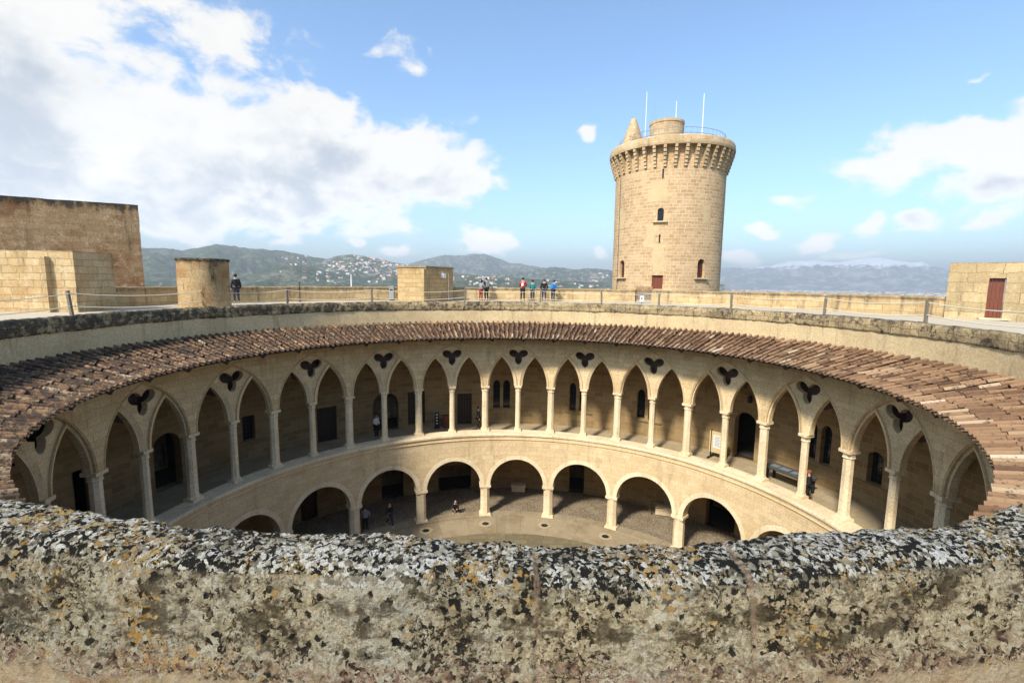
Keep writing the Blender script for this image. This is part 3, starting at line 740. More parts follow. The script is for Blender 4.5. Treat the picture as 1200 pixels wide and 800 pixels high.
p = outer_pt(752.5); d = (Vector((0, -D0))-p).normalized()
t = thing('notice_sign', 'small white notice on a stand in front of the gate gap', 'sign', (p.x+d.x*.6, p.y+d.y*.6, 14.85), 0)
mb = MB(); mb.box((0, 0, .36), (.30, .03, .40)); mb.build('notice_panel', M['white'], t)
mb = MB(); mb.box((0, .03, .10), (.04, .03, .2)); mb.box((0, .02, .01), (.3, .2, .02)); mb.box((0, -.0175, .44), (.2, .004, .05)); mb.box((-.02, -.0175, .33), (.1, .004, .09)); mb.build('stand', M['iron'], t)

# ------------------------------------------------------------------ blocks, turrets and huts on the terrace
def rough_box(name, corners, z0, z1, mat, parent, amp=.03, seg=.18, top_in=0.0, seed=1, lip=0.0):
    """upright block on a quadrilateral plan (counter-clockwise), edges worn by noise"""
    mb = MB(); cs = [Vector((*c, 0)) for c in corners]; n = len(cs); cen = sum(cs, Vector())/n
    H_ = z1-z0; nz = max(2, int(H_/seg)); L = 0
    for i in range(n):
        a, b = cs[i], cs[(i+1) % n]; k = max(2, int((b-a).length/seg))
        P = [[None]*(nz+1) for _ in range(k+1)]; U = [[None]*(nz+1) for _ in range(k+1)]
        for u in range(k+1):
            for v in range(nz+1):
                p = a.lerp(b, u/k); zz = z0+H_*v/nz; s = 1-top_in*v/nz; p = cen+(p-cen)*s
                P[u][v] = (p.x, p.y, zz); U[u][v] = (L+(b-a).length*u/k, zz)
        mb.grid(P, U, smooth=True); L += (b-a).length
    b = len(mb.v); kk = 10
    tp = [cen+(c-cen)*(1-top_in) for c in cs]
    rows = [[(tp[0].lerp(tp[1], u/kk)).lerp(tp[3].lerp(tp[2], u/kk), v/kk)+Vector((0, 0, z1)) for v in range(kk+1)] for u in range(kk+1)]
    mb.grid(rows, [[(p.x, p.y) for p in r] for r in rows], smooth=True)
    V = np.array(mb.v); dx = np.stack([fbm(V*np.array([1.3, 1.3, 1.3])+i*31, seed+i, 3)*.6+fbm(V*4.5+i*11, seed+i+9, 3)*.6 for i in range(3)], 1)*amp
    mb.v = [tuple(p) for p in (V+dx)]
    return mb.build(name, mat, parent)
def P2(px, py, z): p = at_floor(px, py, z); return Vector((p.x, p.y))
TZ = 14.88
# big weathered block at the far left
E_ = azel(160, 240)[0]
dirv = Vector((math.sin(E_+.003), math.cos(E_+.003))); pr_ = Vector((0, -D0))+dirv*38.0
dl = Vector((math.sin(azel(-60, 240)[0]), math.cos(azel(-60, 240)[0])))
pl_ = Vector((0, -D0))+dl*40.0
nv = Vector((-(pl_-pr_).y, (pl_-pr_).x)).normalized()
if nv.y < 0: nv = -nv
nv = (nv+Vector((-.75, 0))).normalized()
top_r = H+38.0*math.tan(azel(160, 240)[1]); KEEP = top_r
t = thing('stone_tower_block', 'tall brown weathered stone block with black-stained top at the far left', 'building', (pr_.x-2, pr_.y+1, TZ-1.5))
def loc(o, t): o.matrix_parent_inverse = Matrix.Translation(t.location).inverted(); return o
loc(rough_box('wall', [pl_, pr_, pr_+nv*7, pl_+nv*7], TZ-1.5, top_r, M['keep'], t, .05, .3, .012, 4), t)
bu = MB()
for i in range(60):
    q = RNG.normal(0, .16, 3); bu.poly([tuple(q+RNG.normal(0, .07, 3)) for _ in range(3)])
bp_ = Vector((0, -D0, H))+ray(139, 252).normalized()*51.0
# small block in front of it
cL, cC, cR = P2(-60, 376.5, TZ), P2(88, 371.5, TZ), P2(136, 365.5, TZ)
t = thing('stone_hut', 'square pale stone block with a slim vertical pilaster in front of the tall brown block', 'building', (cC.x, cC.y, TZ-.3))
cC = Vector((0, -D0))+Vector((math.sin(azel(88, 330)[0]), math.cos(azel(88, 330)[0])))*27.5
cR = cC+Vector((.35, 3.0)); cR = Vector((0, -D0))+Vector((math.sin(azel(134.5, 330)[0]), math.cos(azel(134.5, 330)[0])))*29.6
cL = cC+Vector((-6.0, -.25)); bk = cR+(cL-cC)
zt_ = H+27.5*math.tan(azel(88, 294)[1])
loc(rough_box('wall', [cL, cC, cR, bk], TZ-.3, zt_, M['hutL'], t, .03, .16, 0, 8), t)
gx = cC+(cL-cC).normalized()*(.98)
mb = MB(); e = (cC-cL).normalized(); rz = math.atan2(e.y, e.x)
mb.box((gx.x-.04, gx.y-.10, (TZ+zt_)/2-.12), (.16, .26, zt_-TZ-.25), rz)
loc(mb.build('pilaster', M['hutL'], t), t)
# round turret
ct = azel(239, 330)[0]; hw_ = (azel(270, 330)[0]-azel(207, 330)[0])/2; dt = 30.0; rt = dt*math.sin(hw_)
tc = Vector((dt*math.sin(ct), dt*math.cos(ct)-D0, 0))
t = thing('round_turret', 'squat round stone turret stained orange, standing left on the terrace', 'turret', (tc.x, tc.y, TZ-.1))
zt_ = H+dt*math.tan(azel(239, 305)[1]); hgt = zt_-TZ+.1
mb = MB(); n = 64; rows = []; U = []
for v in range(13):
    zz = hgt*v/12; row = []; ur = []
    for i in range(n+1):
        a = 2*PI*i/n; q = np.array([[math.sin(a)*1.7*1.5, math.cos(a)*1.7*1.5, zz*1.4]]); rr = rt*(1.0-.015*(v/12)+(.03 if v >= 12 else 0))+.03*float(fbm(q, 21, 3)[0])
        row.append((rr*math.sin(a), rr*math.cos(a), zz)); ur.append((a*rt, zz))
    rows.append(row); U.append(ur)
mb.grid(rows, U); mb.build('wall', M['turret'], t)
mb = MB(); mb.lathe([(rt*.99, hgt-.04), (rt*1.035, hgt-.03), (rt*1.04, hgt+.05), (rt*.98, hgt+.08), (.01, hgt+.10)], 48, smooth=False, capb=False, capt=False); mb.build('cap', M['coping'], t)
sa = ang(Vector((0, -D0, 0))-tc)+.0
slot_d = Vector((math.sin(azel(252.5, 309)[0]), math.cos(azel(252.5, 309)[0])))
b = Vector((0, -D0))-Vector(tc.xy); bb = b.dot(slot_d); tt = -bb-math.sqrt(bb*bb-b.dot(b)+rt*rt); sp_ = b+slot_d*tt
mb = MB(); mb.box((sp_.x, sp_.y, hgt-.16), (.17, .17, .26), math.atan2(sp_.x, -sp_.y)*-1); mb.build('slot', M['void'], t)
# little square hut near the middle
t = thing('stone_hut', 'small square stone hut with a lamp box on its shaded side, beside the walkers', 'building', (0, 0, TZ)); 
def at_dist(px, d): a = azel(px, 335)[0]; return Vector((d*math.sin(a), d*math.cos(a)-D0))
b0, b1, b2 = at_dist(466, 35.8), at_dist(499.5, 34.6), at_dist(531, 38.2); bz = H+36*math.tan(azel(490, 313.5)[1])
t.location = (b1.x, b1.y, TZ-.1)
bkk = b0+(b2-b1)
loc(rough_box('wall', [b0, b1, b2, bkk], TZ-.1, bz, M['boxhut'], t, .025, .14, 0, 15), t)
e = (b2-b1).normalized(); nrm = Vector((e.y, -e.x))
mb = MB(); q = b1-(b1-b0).normalized()*.27+Vector((-.05, -.10)); mb.box((q.x, q.y, (TZ+bz)/2-.05), (.52, .30, bz-TZ-.12), math.atan2((b1-b0).y, (b1-b0).x)); loc(mb.build('pier', M['boxhut'], t), t)
cc_ = (b0+b1+b2+bkk)/4; ex = lambda v: cc_+(v-cc_)*1.03
loc(rough_box('roof_slab', [ex(b0), ex(b1), ex(b2), ex(bkk)], bz-.02, bz+.09, M['boxhut'], t, .02, .2, 0, 19), t)
q = b1+e*(b2-b1).length*.56+nrm*.12
mb = MB(); mb.box((q.x, q.y, bz-.55), (.42, .22, .34), math.atan2(e.y, e.x)); mb.box((q.x-.1, q.y, bz-.30), (.08, .1, .16), 0); loc(mb.build('lamp_box', M['white'], t), t)
q = b1+e*(b2-b1).length*.78+nrm*.05
mb = MB(); mb.tube([(q.x, q.y, TZ), (q.x, q.y, bz-.4)], .025, 6); mb.tube([(q.x, q.y, bz-.4), (q.x-.25, q.y, bz-.4)], .02, 6); loc(mb.build('conduit', M['white'], t), t)
# hut with a red door at the right
h0, h1 = at_dist(1110.5, 31.5), at_dist(1290, 32.5); hz = H+31.5*math.tan(azel(1113, 308)[1])
e = (h1-h0).normalized(); nrm = Vector((e.y, -e.x)); bk0, bk1 = h0-nrm*4, h1-nrm*4
t = thing('stone_hut', 'stone hut with a dark red wooden door at the right end of the terrace', 'building', (h0.x, h0.y, TZ-.2))
def plane_hit(px, py):
    d = ray(px, py); o_ = Vector((0, -D0)); k = (h0-o_).dot(nrm)/d.xy.dot(nrm); return (o_+d.xy*k-h0).dot(e), H+d.z*k
s0, zb_ = plane_hit(1154, 368.5); s1, _ = plane_hit(1174, 369.5); _, zd = plane_hit(1164, 326)
zb_ = TZ-.05
# front wall built round the doorway
def slab(u0, u1, za, zb2, off=0.0, th=4.0, seed=1): 
    a, b = h0+e*u0+nrm*off, h0+e*u1+nrm*off
    dv_ = (h0-Vector((0, -D0))).normalized()*th+e*.25
    return rough_box('wall', [a, b, b+dv_, a+dv_], za, zb2, M['hutR'], t, .018, .15, 0, seed)
L_ = (h1-h0).length
for k, args in enumerate(((0, s0, TZ-.2, zd), (s1, L_, TZ-.2, zd), (0, L_, zd, hz))): loc(slab(*args, seed=30), t)
mb = MB(); q = h0+e*(s0+s1)/2-nrm*.24
for i in range(4): p = h0+e*(s0+(s1-s0)*(i+.5)/4)-nrm*.2; mb.box((p.x, p.y, (zb_+zd)/2), ((s1-s0)/4-.015, .06, zd-zb_-.02), math.atan2(e.y, e.x))
dr = loc(mb.build('door', M['redwood'], t), t); dr['label'] = 'dark red plank door'
mb = MB(); p = h0+e*(s1-.12)-nrm*.15; mb.lathe([(.03, 0), (.04, .04), (.02, .07)], 8, (p.x, p.y, (zb_+zd)/2)); o = mb.build('handle', M['iron'], dr); o.matrix_parent_inverse = Matrix.Translation(t.location).inverted()
mb = MB(); mb.box((*(h0+e*(s0+s1)/2+nrm*.15), TZ+.02), (s1-s0+.5, .5, .07), math.atan2(e.y, e.x)); loc(mb.build('doorstep', M['pale'], t), t)
# grey bin before the wall
p = at_dist(459, 37.6)
t = thing('litter_bin', 'narrow grey metal bin standing left of the small square hut', 'bin', (p.x, p.y, TZ))
mb = MB(); mb.box((0, 0, .52), (.34, .30, .9)); mb.box((0, 0, 1.02), (.40, .36, .10)); mb.build('bin_body', M['steel'], t)
mb = MB(); mb.box((0, 0, .035), (.30, .26, .07)); mb.box((0, -.162, .78), (.2, .012, .1)); mb.build('bin_slot', M['iron'], t)
p = outer_pt(410.5); mb = MB(); mb.lathe([(.05, 0), (.04, .5), (.03, .9), (.035, .93)], 8); o = mb.build('marker_post', M['white'], None, (p.x, p.y+.3, 15.83)); tag(o, 'short white post on top of the outer wall at the left', 'post')
p = at_dist(351, 35.5); t = thing('stake', 'thin dark stake standing by the rope on the left of the terrace', 'stake', (p.x, p.y, TZ))
mb = MB(); mb.lathe([(.03, 0), (.025, 1.3)], 6); mb.build('shaft', M['iron'], t); mb = MB(); mb.lathe([(.12, 0), (.12, .03)], 12); mb.build('foot', M['iron'], t)

# ------------------------------------------------------------------ rope barrier
rb = thing('rope_barrier', 'barrier of short timber posts joined by two pale ropes along the inner terrace edge', 'barrier')
ppx = (-130, 83, 239, 337, 436, 545, 633, 705, 772, 857, 967, 1087, 1290); RP = 16.75; posts = []
for x in ppx:
    a = azel(x, 355)[0]; d = Vector((math.sin(a), math.cos(a))); o_ = Vector((0, -D0)); b = o_.dot(d); t_ = -b+math.sqrt(b*b-o_.dot(o_)+RP*RP); posts.append(o_+d*t_)
po0 = None
for i, p in enumerate(posts):
    if po0 is None:
        mb = MB(); mb.box((0, 0, .47), (.10, .10, .94), 0, taper=.94); mb.box((0, 0, .955), (.09, .09, .03)); po0 = o = mb.build('post', M['post'], rb)
        mb = MB(); mb.box((0, -.062, .86), (.05, .014, .05)); mb.box((0, -.062, .36), (.05, .014, .05)); mb.build('rope_ring', M['iron'], o)
    else: o = copy_tree(po0, rb)
    o.location = (p.x, p.y, TZ-.01); o.rotation_euler = (RNG.normal(0, .03), RNG.normal(0, .03), -ang(p.to_3d())+PI)
for p, q in zip(posts, posts[1:]):
    for zz, sag in ((.85, .10+RNG.uniform(0, .06)), (.36, .10+RNG.uniform(0, .08))):
        P = []
        for i in range(13):
            t_ = i/12; v = p.lerp(q, t_); P.append((v.x, v.y-.0, TZ+zz-sag*4*t_*(1-t_)))
        mb = MB(); mb.tube(P, .019, 5, cap=False); mb.build('rope', M['rope'], rb)

# ------------------------------------------------------------------ the round keep (tower)
TA = R_(17.75); TX, TY = 50*math.sin(TA), 50*math.cos(TA)-D0
tw = thing('round_tower', 'tall round golden stone tower with corbelled crown and flag poles behind the terrace', 'tower', (TX, TY, 0))
toC = math.atan2(-TX, -D0-TY)            # direction from the tower to the camera
def thit(px, py, R=5.0):
    d = ray(px, py); u = d.xy; o_ = Vector((0, -D0))-Vector((TX, TY)); a = u.dot(u); b = 2*o_.dot(u); c = o_.dot(o_)-R*R
    t_ = (-b-math.sqrt(max(0, b*b-4*a*c)))/(2*a); p = o_+u*t_; return math.atan2(p.x, p.y), H+d.z*t_
tops = []
def topen(kind, x0, x1, y0, y1):
    a0, _ = thit(x0, y0); a1, _ = thit(x1, y0); _, zt = thit((x0+x1)/2, y0); _, zb = thit((x0+x1)/2, y1)
    d = (a1-a0+PI) % (2*PI)-PI
    tops.append(dict(kind=kind, a=a0+d/2, w=abs(d)*5.0, z0=zb, z1=zt))
for q in (('slit', 776.3, 778.3, 198, 209), ('arch', 770.8, 778.2, 243.5, 259), ('slit', 772.2, 774.0, 274.5, 284.5), ('arch', 726.6, 732, 305, 325), ('arch', 818, 826.2, 303.5, 325.5), ('door', 764, 777, 322.5, 338.5)): topen(*q)
tb = MB(); n = 20
amid0 = toC-PI
edges = [amid0+2*PI*i/n for i in range(n+1)]
def norm(a, ref): return ref+((a-ref+PI) % (2*PI)-PI)
for o in tops: o['a'] = norm(o['a'], toC)
for i in range(n):
    for o in tops:
        h = o['w']/2/5+.03
        if abs(edges[i]-o['a']) < h: edges[i] = o['a']+math.copysign(h, edges[i]-o['a'])
def tpanel(o):
    w = o['w']/2
    if o['kind'] == 'arch': return [(-w, o['z0'])]+arch_pts(w, w, o['z1']-w, 7)+[(w, o['z0'])]
    return [(-w, o['z0']), (-w, o['z1']), (w, o['z1']), (w, o['z0'])]
def outpanel(mb, outline, holes, Rf, Rb, R0, am, step, m=0):     # panel seen from outside the ring
    k0 = len(mb.f); panel(mb, outline, holes, Rf, Rb, R0, am, step, m, back=False, rim_out=False)
    for k in range(k0, len(mb.f)): mb.f[k] = mb.f[k][::-1]; mb.uv[k] = mb.uv[k][::-1]
for i in range(n):
    a0, a1 = edges[i], edges[i+1]; am = (a0+a1)/2; hw = (a1-a0)/2*5
    hs = [[(x+(o['a']-am)*5, z) for x, z in tpanel(o)] for o in tops if a0 < o['a'] < a1]
    outpanel(tb, [(-hw, -9), (hw, -9), (hw, 28.2), (-hw, 28.2)], hs, 5.0, 4.55, 5.0, am, .3)
tb.build('wall', M['tower'], tw)
for o in tops:
    w = o['w']; h = o['z1']-o['z0']; a = o['a']; loc_ = cyl(a, 4.72, o['z0'])
    nm_ = 'door' if o['kind'] == 'door' else 'window'
    mb = MB(); pts = tpanel(dict(o, z0=0, z1=h)); mb.poly([(x*1.04, 0, z) for x, z in pts], [(x, z) for x, z in pts])
    x = mb.build(nm_, M['redwood'] if nm_ == 'door' or (o['kind'] == 'arch' and o['z0'] < 19) else M['glass'], tw, loc_); x.rotation_euler = (0, 0, -a+PI)
    if o['kind'] == 'arch':
        mb = MB()
        for i in range(1, 5): mb.box((0, -.08, h*i/5), (w, .02, .025))
        for i in (-1, 0, 1): mb.box((i*w/4, -.1, h*.46), (.025, .02, h*.9))
        mb.build('grille', M['iron'], x)
        mb = MB(); mb.box((0, -.36, -.06), (w+.7, .28, .11)); mb.build('sill', M['tower_pale'], x)
    if nm_ == 'door':
        mb = MB()
        for i in range(4): mb.box(((i-1.5)*w/4, -.05, h/2), (w/4-.02, .05, h-.04))
        mb.build('plank', M['redwood'], x)
a, z = thit(775, 340.5); mb = MB(); mb.box((0, 0, 0), (1.9, 1.0, .16)); mb.box((-.3, .1, -.28), (.9, .6, .4)); x = mb.build('door_ledge', M['tower_pale'], tw, cyl(a, 5.32, z)); x.rotation_euler = (0, 0, -a)
# pale repaired patches, slightly proud
for x0, x1, y0, y1 in ((762, 784, 212, 236), (759, 771, 262, 276), (822, 831, 240, 263), (726, 731, 246, 268), (770, 777, 232, 262), (757, 768, 276, 290), (766, 779, 286, 318)):
    a0, zt = thit(x0, y0); a1, zb = thit(x1, y1); a0 = norm(a0, toC); a1 = norm(a1, toC)
    lo_, hi_ = min(a0, a1), max(a0, a1); am = (lo_+hi_)/2; hw = (hi_-lo_)/2*5
    if y0 == 232: continue
    steps = max(3, int((zt-zb)/.33)); mb = MB()
    for k in range(steps):
        jl, jr = RNG.uniform(-.22, .22, 2); za = zb+(zt-zb)*k/steps; zc = zb+(zt-zb)*(k+1)/steps
        outpanel(mb, [(-hw+jl, za), (hw+jr, za), (hw+jr, zc), (-hw+jl, zc)], [], 5.016, 5.0, 5.0, am, .25)
    mb.build('repair_patch', M['tower_pale'], tw)
# lightning conductor
a, _ = thit(724.5, 300); mb = MB(); mb.tube([cyl(a, 5.03, 15), cyl(a, 5.03, 26.3)], .02, 5); mb.build('cable', M['iron'], tw)
# corbels and crown
NCB = 38; prof = ((26.30, 5.07), (26.55, 5.16), (26.85, 5.24), (27.15, 5.33), (27.45, 5.42), (27.75, 5.51), (28.05, 5.60))
cb = MB(); 
for (z0_, r0_), (z1_, r1_) in zip(prof, prof[1:]):
    cb.box((0, (4.9+r1_)/2, (z0_+z1_)/2-.02), (.25, r1_-4.9, z1_-z0_-.05)); cb.box((0, (4.9+r1_-.05)/2, z1_-.02), (.22, r1_-.05-4.9, .06))
c0 = None
for k in range(NCB):
    if c0 is None: o = c0 = cb.build('corbel', M['crown'], tw)
    else: o = copy_tree(c0, tw)
    o.rotation_euler = (0, 0, -(toC+2*PI*(k+.5)/NCB))
def crown(mb, prof, n=120):
    A = [2*PI*i/n for i in range(n+1)]
    mb.ring(prof, n=n, flip=True)
mb = MB(); mb.ring([(5.02, 28.0), (5.63, 28.02), (5.66, 28.25), (5.62, 28.62), (5.56, 28.76), (5.15, 28.80), (5.08, 28.3), (.01, 28.35)], n=120, flip=True)
V = np.array(mb.v); V += np.stack([fbm(V*1.6+i*13, 40+i, 3) for i in range(3)], 1)*.035*(V[:, 2:3] > 28.1); mb.v = [tuple(p) for p in V]
mb.build('crown', M['crown'], tw)
# cap house, spire, railing and poles on top
def tloc(px, d): a = azel(px, 170)[0]; return Vector((d*math.sin(a)-TX, d*math.cos(a)-D0-TY, 0))
q = tloc(780.5, 47.6); mb = MB(); mb.lathe([(1.47, 28.3), (1.47, 30.35), (1.52, 30.4), (1.50, 30.62), (1.3, 30.7), (.01, 30.74)], 40, (q.x, q.y, 0), capb=False, capt=False)
mb.build('cap_house', M['crown'], tw)
q = tloc(741, 47.8); mb = MB(); mb.lathe([(1.30, 28.2), (1.02, 28.9), (.62, 30.1), (.30, 31.0), (.26, 31.2), (.12, 31.32), (.01, 31.33)], 28, (q.x+.05, q.y, 0), capb=False, capt=False)
V = np.array(mb.v); V += np.stack([fbm(V*2.2+i*13, 50+i, 3) for i in range(3)], 1)*.13; mb.v = [tuple(p) for p in V]
mb.build('spire', M['crown'], tw)
mb = MB()
for k in range(56):
    a = toC+PI*.0+2*PI*k/56; mb.tube([cyl(a, 4.75, 28.3), cyl(a, 4.75, 29.55)], .016, 4)
for zz in (29.55, 29.1): mb.tube([cyl(2*PI*k/72, 4.75, zz) for k in range(73)], .022, 4, cap=False)
mb.build('railing', M['steel'], tw)
for px, y0, d, r in ((755.6, 108, 48.6, .04), (765.2, 118, 51, .022), (790.5, 119, 49.5, .045), (822, 110, 50.5, .05), (752.3, 94, 52, .02)):
    q = tloc(px, d); zt = H+d*math.tan(azel(px, y0)[1]); mb = MB(); mb.lathe([(r*1.3, 28.3), (r, 28.9), (r*.7, zt-.05), (r*.9, zt)], 8, (q.x, q.y, 0)); mb.build('pole', M['white'] if r > .03 else M['steel'], tw)

# ------------------------------------------------------------------ people
def skin_mesh(verts, edges, radii, root=0, sub=1):
    me = bpy.data.meshes.new('tmp'); me.from_pydata(verts, edges, []); o = bpy.data.objects.new('tmp', me); C.objects.link(o)
    md = o.modifiers.new('s', 'SKIN'); md.use_smooth_shade = True
    for i, r in enumerate(radii):
        d = me.skin_vertices[0].data[i]; d.radius = (r, r) if not isinstance(r, tuple) else r; d.use_root = i == root
    ss = o.modifiers.new('d', 'SUBSURF'); ss.levels = sub; ss.render_levels = sub
    dg = bpy.context.evaluated_depsgraph_get(); out = bpy.data.meshes.new_from_object(o.evaluated_get(dg)); bpy.data.objects.remove(o); bpy.data.meshes.remove(me)
    return out
def person(label, loc, face, h=1.72, top='black_cloth', legs='dark_denim', hair='hair_dark', pose='stand', bag=None, shoes='shoe', group=None, longhair=False, sleeves=True, bag_size=1.0):
    """face = compass angle the figure looks along (0 = +y). Local frame: looks along +y"""
    k = h/1.72; t = thing('person', label, 'person', loc, -face, group)
    J = dict(pel=(0, 0, .95), spn=(0, .0, 1.14), chs=(0, 0, 1.34), nck=(0, 0, 1.47), hdb=(0, .015, 1.56), hdm=(0, .02, 1.635), hdt=(0, .01, 1.685))
    for s_, sx in (('L', -1), ('R', 1)):
        J.update({'sho'+s_: (sx*.175, 0, 1.40), 'elb'+s_: (sx*.235, -.02, 1.12), 'wri'+s_: (sx*.25, .06, .88), 'pal'+s_: (sx*.25, .075, .82), 'hip'+s_: (sx*.09, 0, .90), 'kne'+s_: (sx*.105, .02, .49), 'ank'+s_: (sx*.11, -.03, .09), 'toe'+s_: (sx*.13, .12, .04)})
        if pose == 'lean': J.update({'elb'+s_: (sx*.26, .14, 1.14), 'wri'+s_: (sx*.17, .34, 1.08), 'pal'+s_: (sx*.13, .41, 1.07)})
        if pose == 'pocket': J.update({'elb'+s_: (sx*.27, -.08, 1.13), 'wri'+s_: (sx*.20, .07, .96), 'pal'+s_: (sx*.18, .12, .93)})
        if pose == 'front': J.update({'elb'+s_: (sx*.25, -.01, 1.13), 'wri'+s_: (sx*.10, .20, 1.05), 'pal'+s_: (sx*.04, .24, 1.06)})
    if pose == 'lean':
        for q in ('chs', 'nck', 'hdb', 'hdm', 'hdt', 'shoL', 'shoR'):
            x, y, z = J[q]; J[q] = (x, y+(z-1.0)*.2, z-.02)
    if pose == 'walk':
        J.update(kneL=(-.1, .20, .51), ankL=(-.1, .26, .10), toeL=(-.11, .41, .06), kneR=(.1, -.06, .50), ankR=(.1, -.34, .15), toeR=(.11, -.22, .05), elbL=(-.24, -.12, 1.13), wriL=(-.25, -.12, .88), palL=(-.25, -.12, .82), elbR=(.24, .08, 1.13), wriR=(.24, .22, .93), palR=(.24, .27, .88))
    if pose == 'crouch':
        dz = -.62
        for q in ('pel', 'spn', 'chs', 'nck', 'hdb', 'hdm', 'hdt', 'shoL', 'shoR'): x, y, z = J[q]; J[q] = (x, y-.18+(z-.95)*.42, z+dz-(z-.95)*.10)
        for s_, sx in (('L', -1), ('R', 1)): J.update({'hip'+s_: (sx*.10, -.16, .30), 'kne'+s_: (sx*.19, .22, .46), 'ank'+s_: (sx*.17, .05, .09), 'toe'+s_: (sx*.19, .20, .04), 'elb'+s_: (sx*.25, .17, .56), 'wri'+s_: (sx*.14, .34, .50), 'pal'+s_: (sx*.10, .40, .47)})
    J = {a: Vector(b)*k for a, b in J.items()}
    rad = dict(pel=(.15, .11), spn=(.135, .10), chs=(.155, .105), nck=.052, hdb=(.062, .072), hdm=(.078, .095), hdt=(.06, .07), sho=.062, elb=.045, wri=.032, pal=(.036, .02), hip=.088, kne=.058, ank=.040, toe=(.042, .028))
    def R(q): v = rad[q[:3]]; return tuple(x*k for x in v) if isinstance(v, tuple) else v*k
    # body: one continuous skin, hands with fingers
    names = list(J); V = [J[q] for q in names]; rr = [R(q) for q in names]; ix = {q: i for i, q in enumerate(names)}
    E = [('pel', 'spn'), ('spn', 'chs'), ('chs', 'nck'), ('nck', 'hdb'), ('hdb', 'hdm'), ('hdm', 'hdt')]
    for s_ in 'LR': E += [('chs', 'sho'+s_), ('sho'+s_, 'elb'+s_), ('elb'+s_, 'wri'+s_), ('wri'+s_, 'pal'+s_), ('pel', 'hip'+s_), ('hip'+s_, 'kne'+s_), ('kne'+s_, 'ank'+s_), ('ank'+s_, 'toe'+s_)]
    E = [(ix[a], ix[b]) for a, b in E]
    for s_, sx in (('L', -1), ('R', 1)):
        d = (J['pal'+s_]-J['wri'+s_]).normalized(); side = d.cross(Vector((1, 0, 0))); side = side.normalized() if side.length > .3 else Vector((0, 1, 0)); cur = Vector((-sx, 0, 0))
        for f, ln in ((-1.5, .060), (-.5, .075), (.5, .080), (1.5, .070)):
            b = J['pal'+s_]+side*f*.017*k; m1 = b+d*.045*k; m2 = m1+(d+cur*.5).normalized()*ln*.6*k; i = len(V)
            V += [m1, m2]; rr += [.0085*k, .007*k]; E += [(ix['pal'+s_], i), (i, i+1)]
        b = J['wri'+s_]+d*.02*k+side*.03*k; m2 = b+(d+side*.8).normalized()*.05*k; i = len(V); V += [b, m2]; rr += [.011*k, .008*k]; E += [(ix['wri'+s_], i), (i, i+1)]
    me = skin_mesh(V, E, rr, ix['pel'], 1)
    bm = bmesh.new(); bm.from_mesh(me); hc = J['hdm']
    q = Matrix.Translation(hc+Vector((0, .085*k, -.02*k))) @ Matrix.Diagonal((.014*k, .022*k, .022*k, 1)); bmesh.ops.create_icosphere(bm, subdivisions=1, radius=1, matrix=q)
    for sx in (-1, 1): bmesh.ops.create_icosphere(bm, subdivisions=1, radius=1, matrix=Matrix.Translation(hc+Vector((sx*.078*k, -.005*k, -.01*k))) @ Matrix.Diagonal((.012*k, .02*k, .03*k, 1)))
    bm.to_mesh(me); bm.free()
    me.materials.clear(); me.materials.append(M['skin']); me.polygons.foreach_set('use_smooth', [True]*len(me.polygons))
    body = bpy.data.objects.new('body', me); C.objects.link(body); body.parent = t
    def garment(nm_, keys, edges, grow, mat):
        ix2 = {q: i for i, q in enumerate(keys)}; rr2 = []
        for q in keys:
            r = R(q); g_ = grow*k; rr2.append(tuple(x+g_ for x in r) if isinstance(r, tuple) else r+g_)
        me2 = skin_mesh([J[q] for q in keys], [(ix2[a], ix2[b]) for a, b in edges], rr2, 0, 1); me2.materials.clear(); me2.materials.append(M[mat])
        o = bpy.data.objects.new(nm_, me2); C.objects.link(o); o.parent = t; return o
    J['hem'] = J['pel']+Vector((0, 0, -.06*k)); rad['hem'] = (.155, .115)
    for s_ in 'LR': J['cuf'+s_] = J['elb'+s_].lerp(J['wri'+s_], .92); J['ank'+s_] = J['ank'+s_]+Vector((0, 0, .03*k)); rad['cuf'] = .040
    ks = ['hem', 'spn', 'chs']; es = [('hem', 'spn'), ('spn', 'chs')]
    for s_ in 'LR': ks += ['sho'+s_, 'elb'+s_]+(['cuf'+s_] if sleeves else []); es += [('chs', 'sho'+s_), ('sho'+s_, 'elb'+s_)]+([('elb'+s_, 'cuf'+s_)] if sleeves else [])
    garment('jacket', ks, es, .022, top)
    ks = ['pel']; es = []
    for s_ in 'LR': ks += ['hip'+s_, 'kne'+s_, 'ank'+s_]; es += [('pel', 'hip'+s_), ('hip'+s_, 'kne'+s_), ('kne'+s_, 'ank'+s_)]
    garment('trousers', ks, es, .016, legs)
    for s_ in 'LR':
        J['ank'+s_] = J['ank'+s_]+Vector((0, 0, -.06*k)); garment('shoe', ['ank'+s_, 'toe'+s_], [('ank'+s_, 'toe'+s_)], .010, shoes)
    # hair
    bm = bmesh.new(); bmesh.ops.create_uvsphere(bm, u_segments=16, v_segments=10, radius=1, matrix=Matrix.Translation(hc+Vector((0, -.012*k, .022*k))) @ Matrix.Diagonal((.092*k, .108*k, .098*k, 1)))
    bmesh.ops.delete(bm, geom=[v for v in bm.verts if (v.co.y > hc.y+.045*k and v.co.z < hc.z+.055*k) or v.co.z < hc.z-.075*k], context='VERTS')
    if longhair: bmesh.ops.create_uvsphere(bm, u_segments=12, v_segments=8, radius=1, matrix=Matrix.Translation(hc+Vector((0, -.075*k, -.11*k))) @ Matrix.Diagonal((.085*k, .045*k, .15*k, 1)))
    me3 = bpy.data.meshes.new('hair'); bm.to_mesh(me3); bm.free(); me3.materials.append(M[hair]); me3.polygons.foreach_set('use_smooth', [True]*len(me3.polygons))
    o = bpy.data.objects.new('hair', me3); C.objects.link(o); o.parent = t
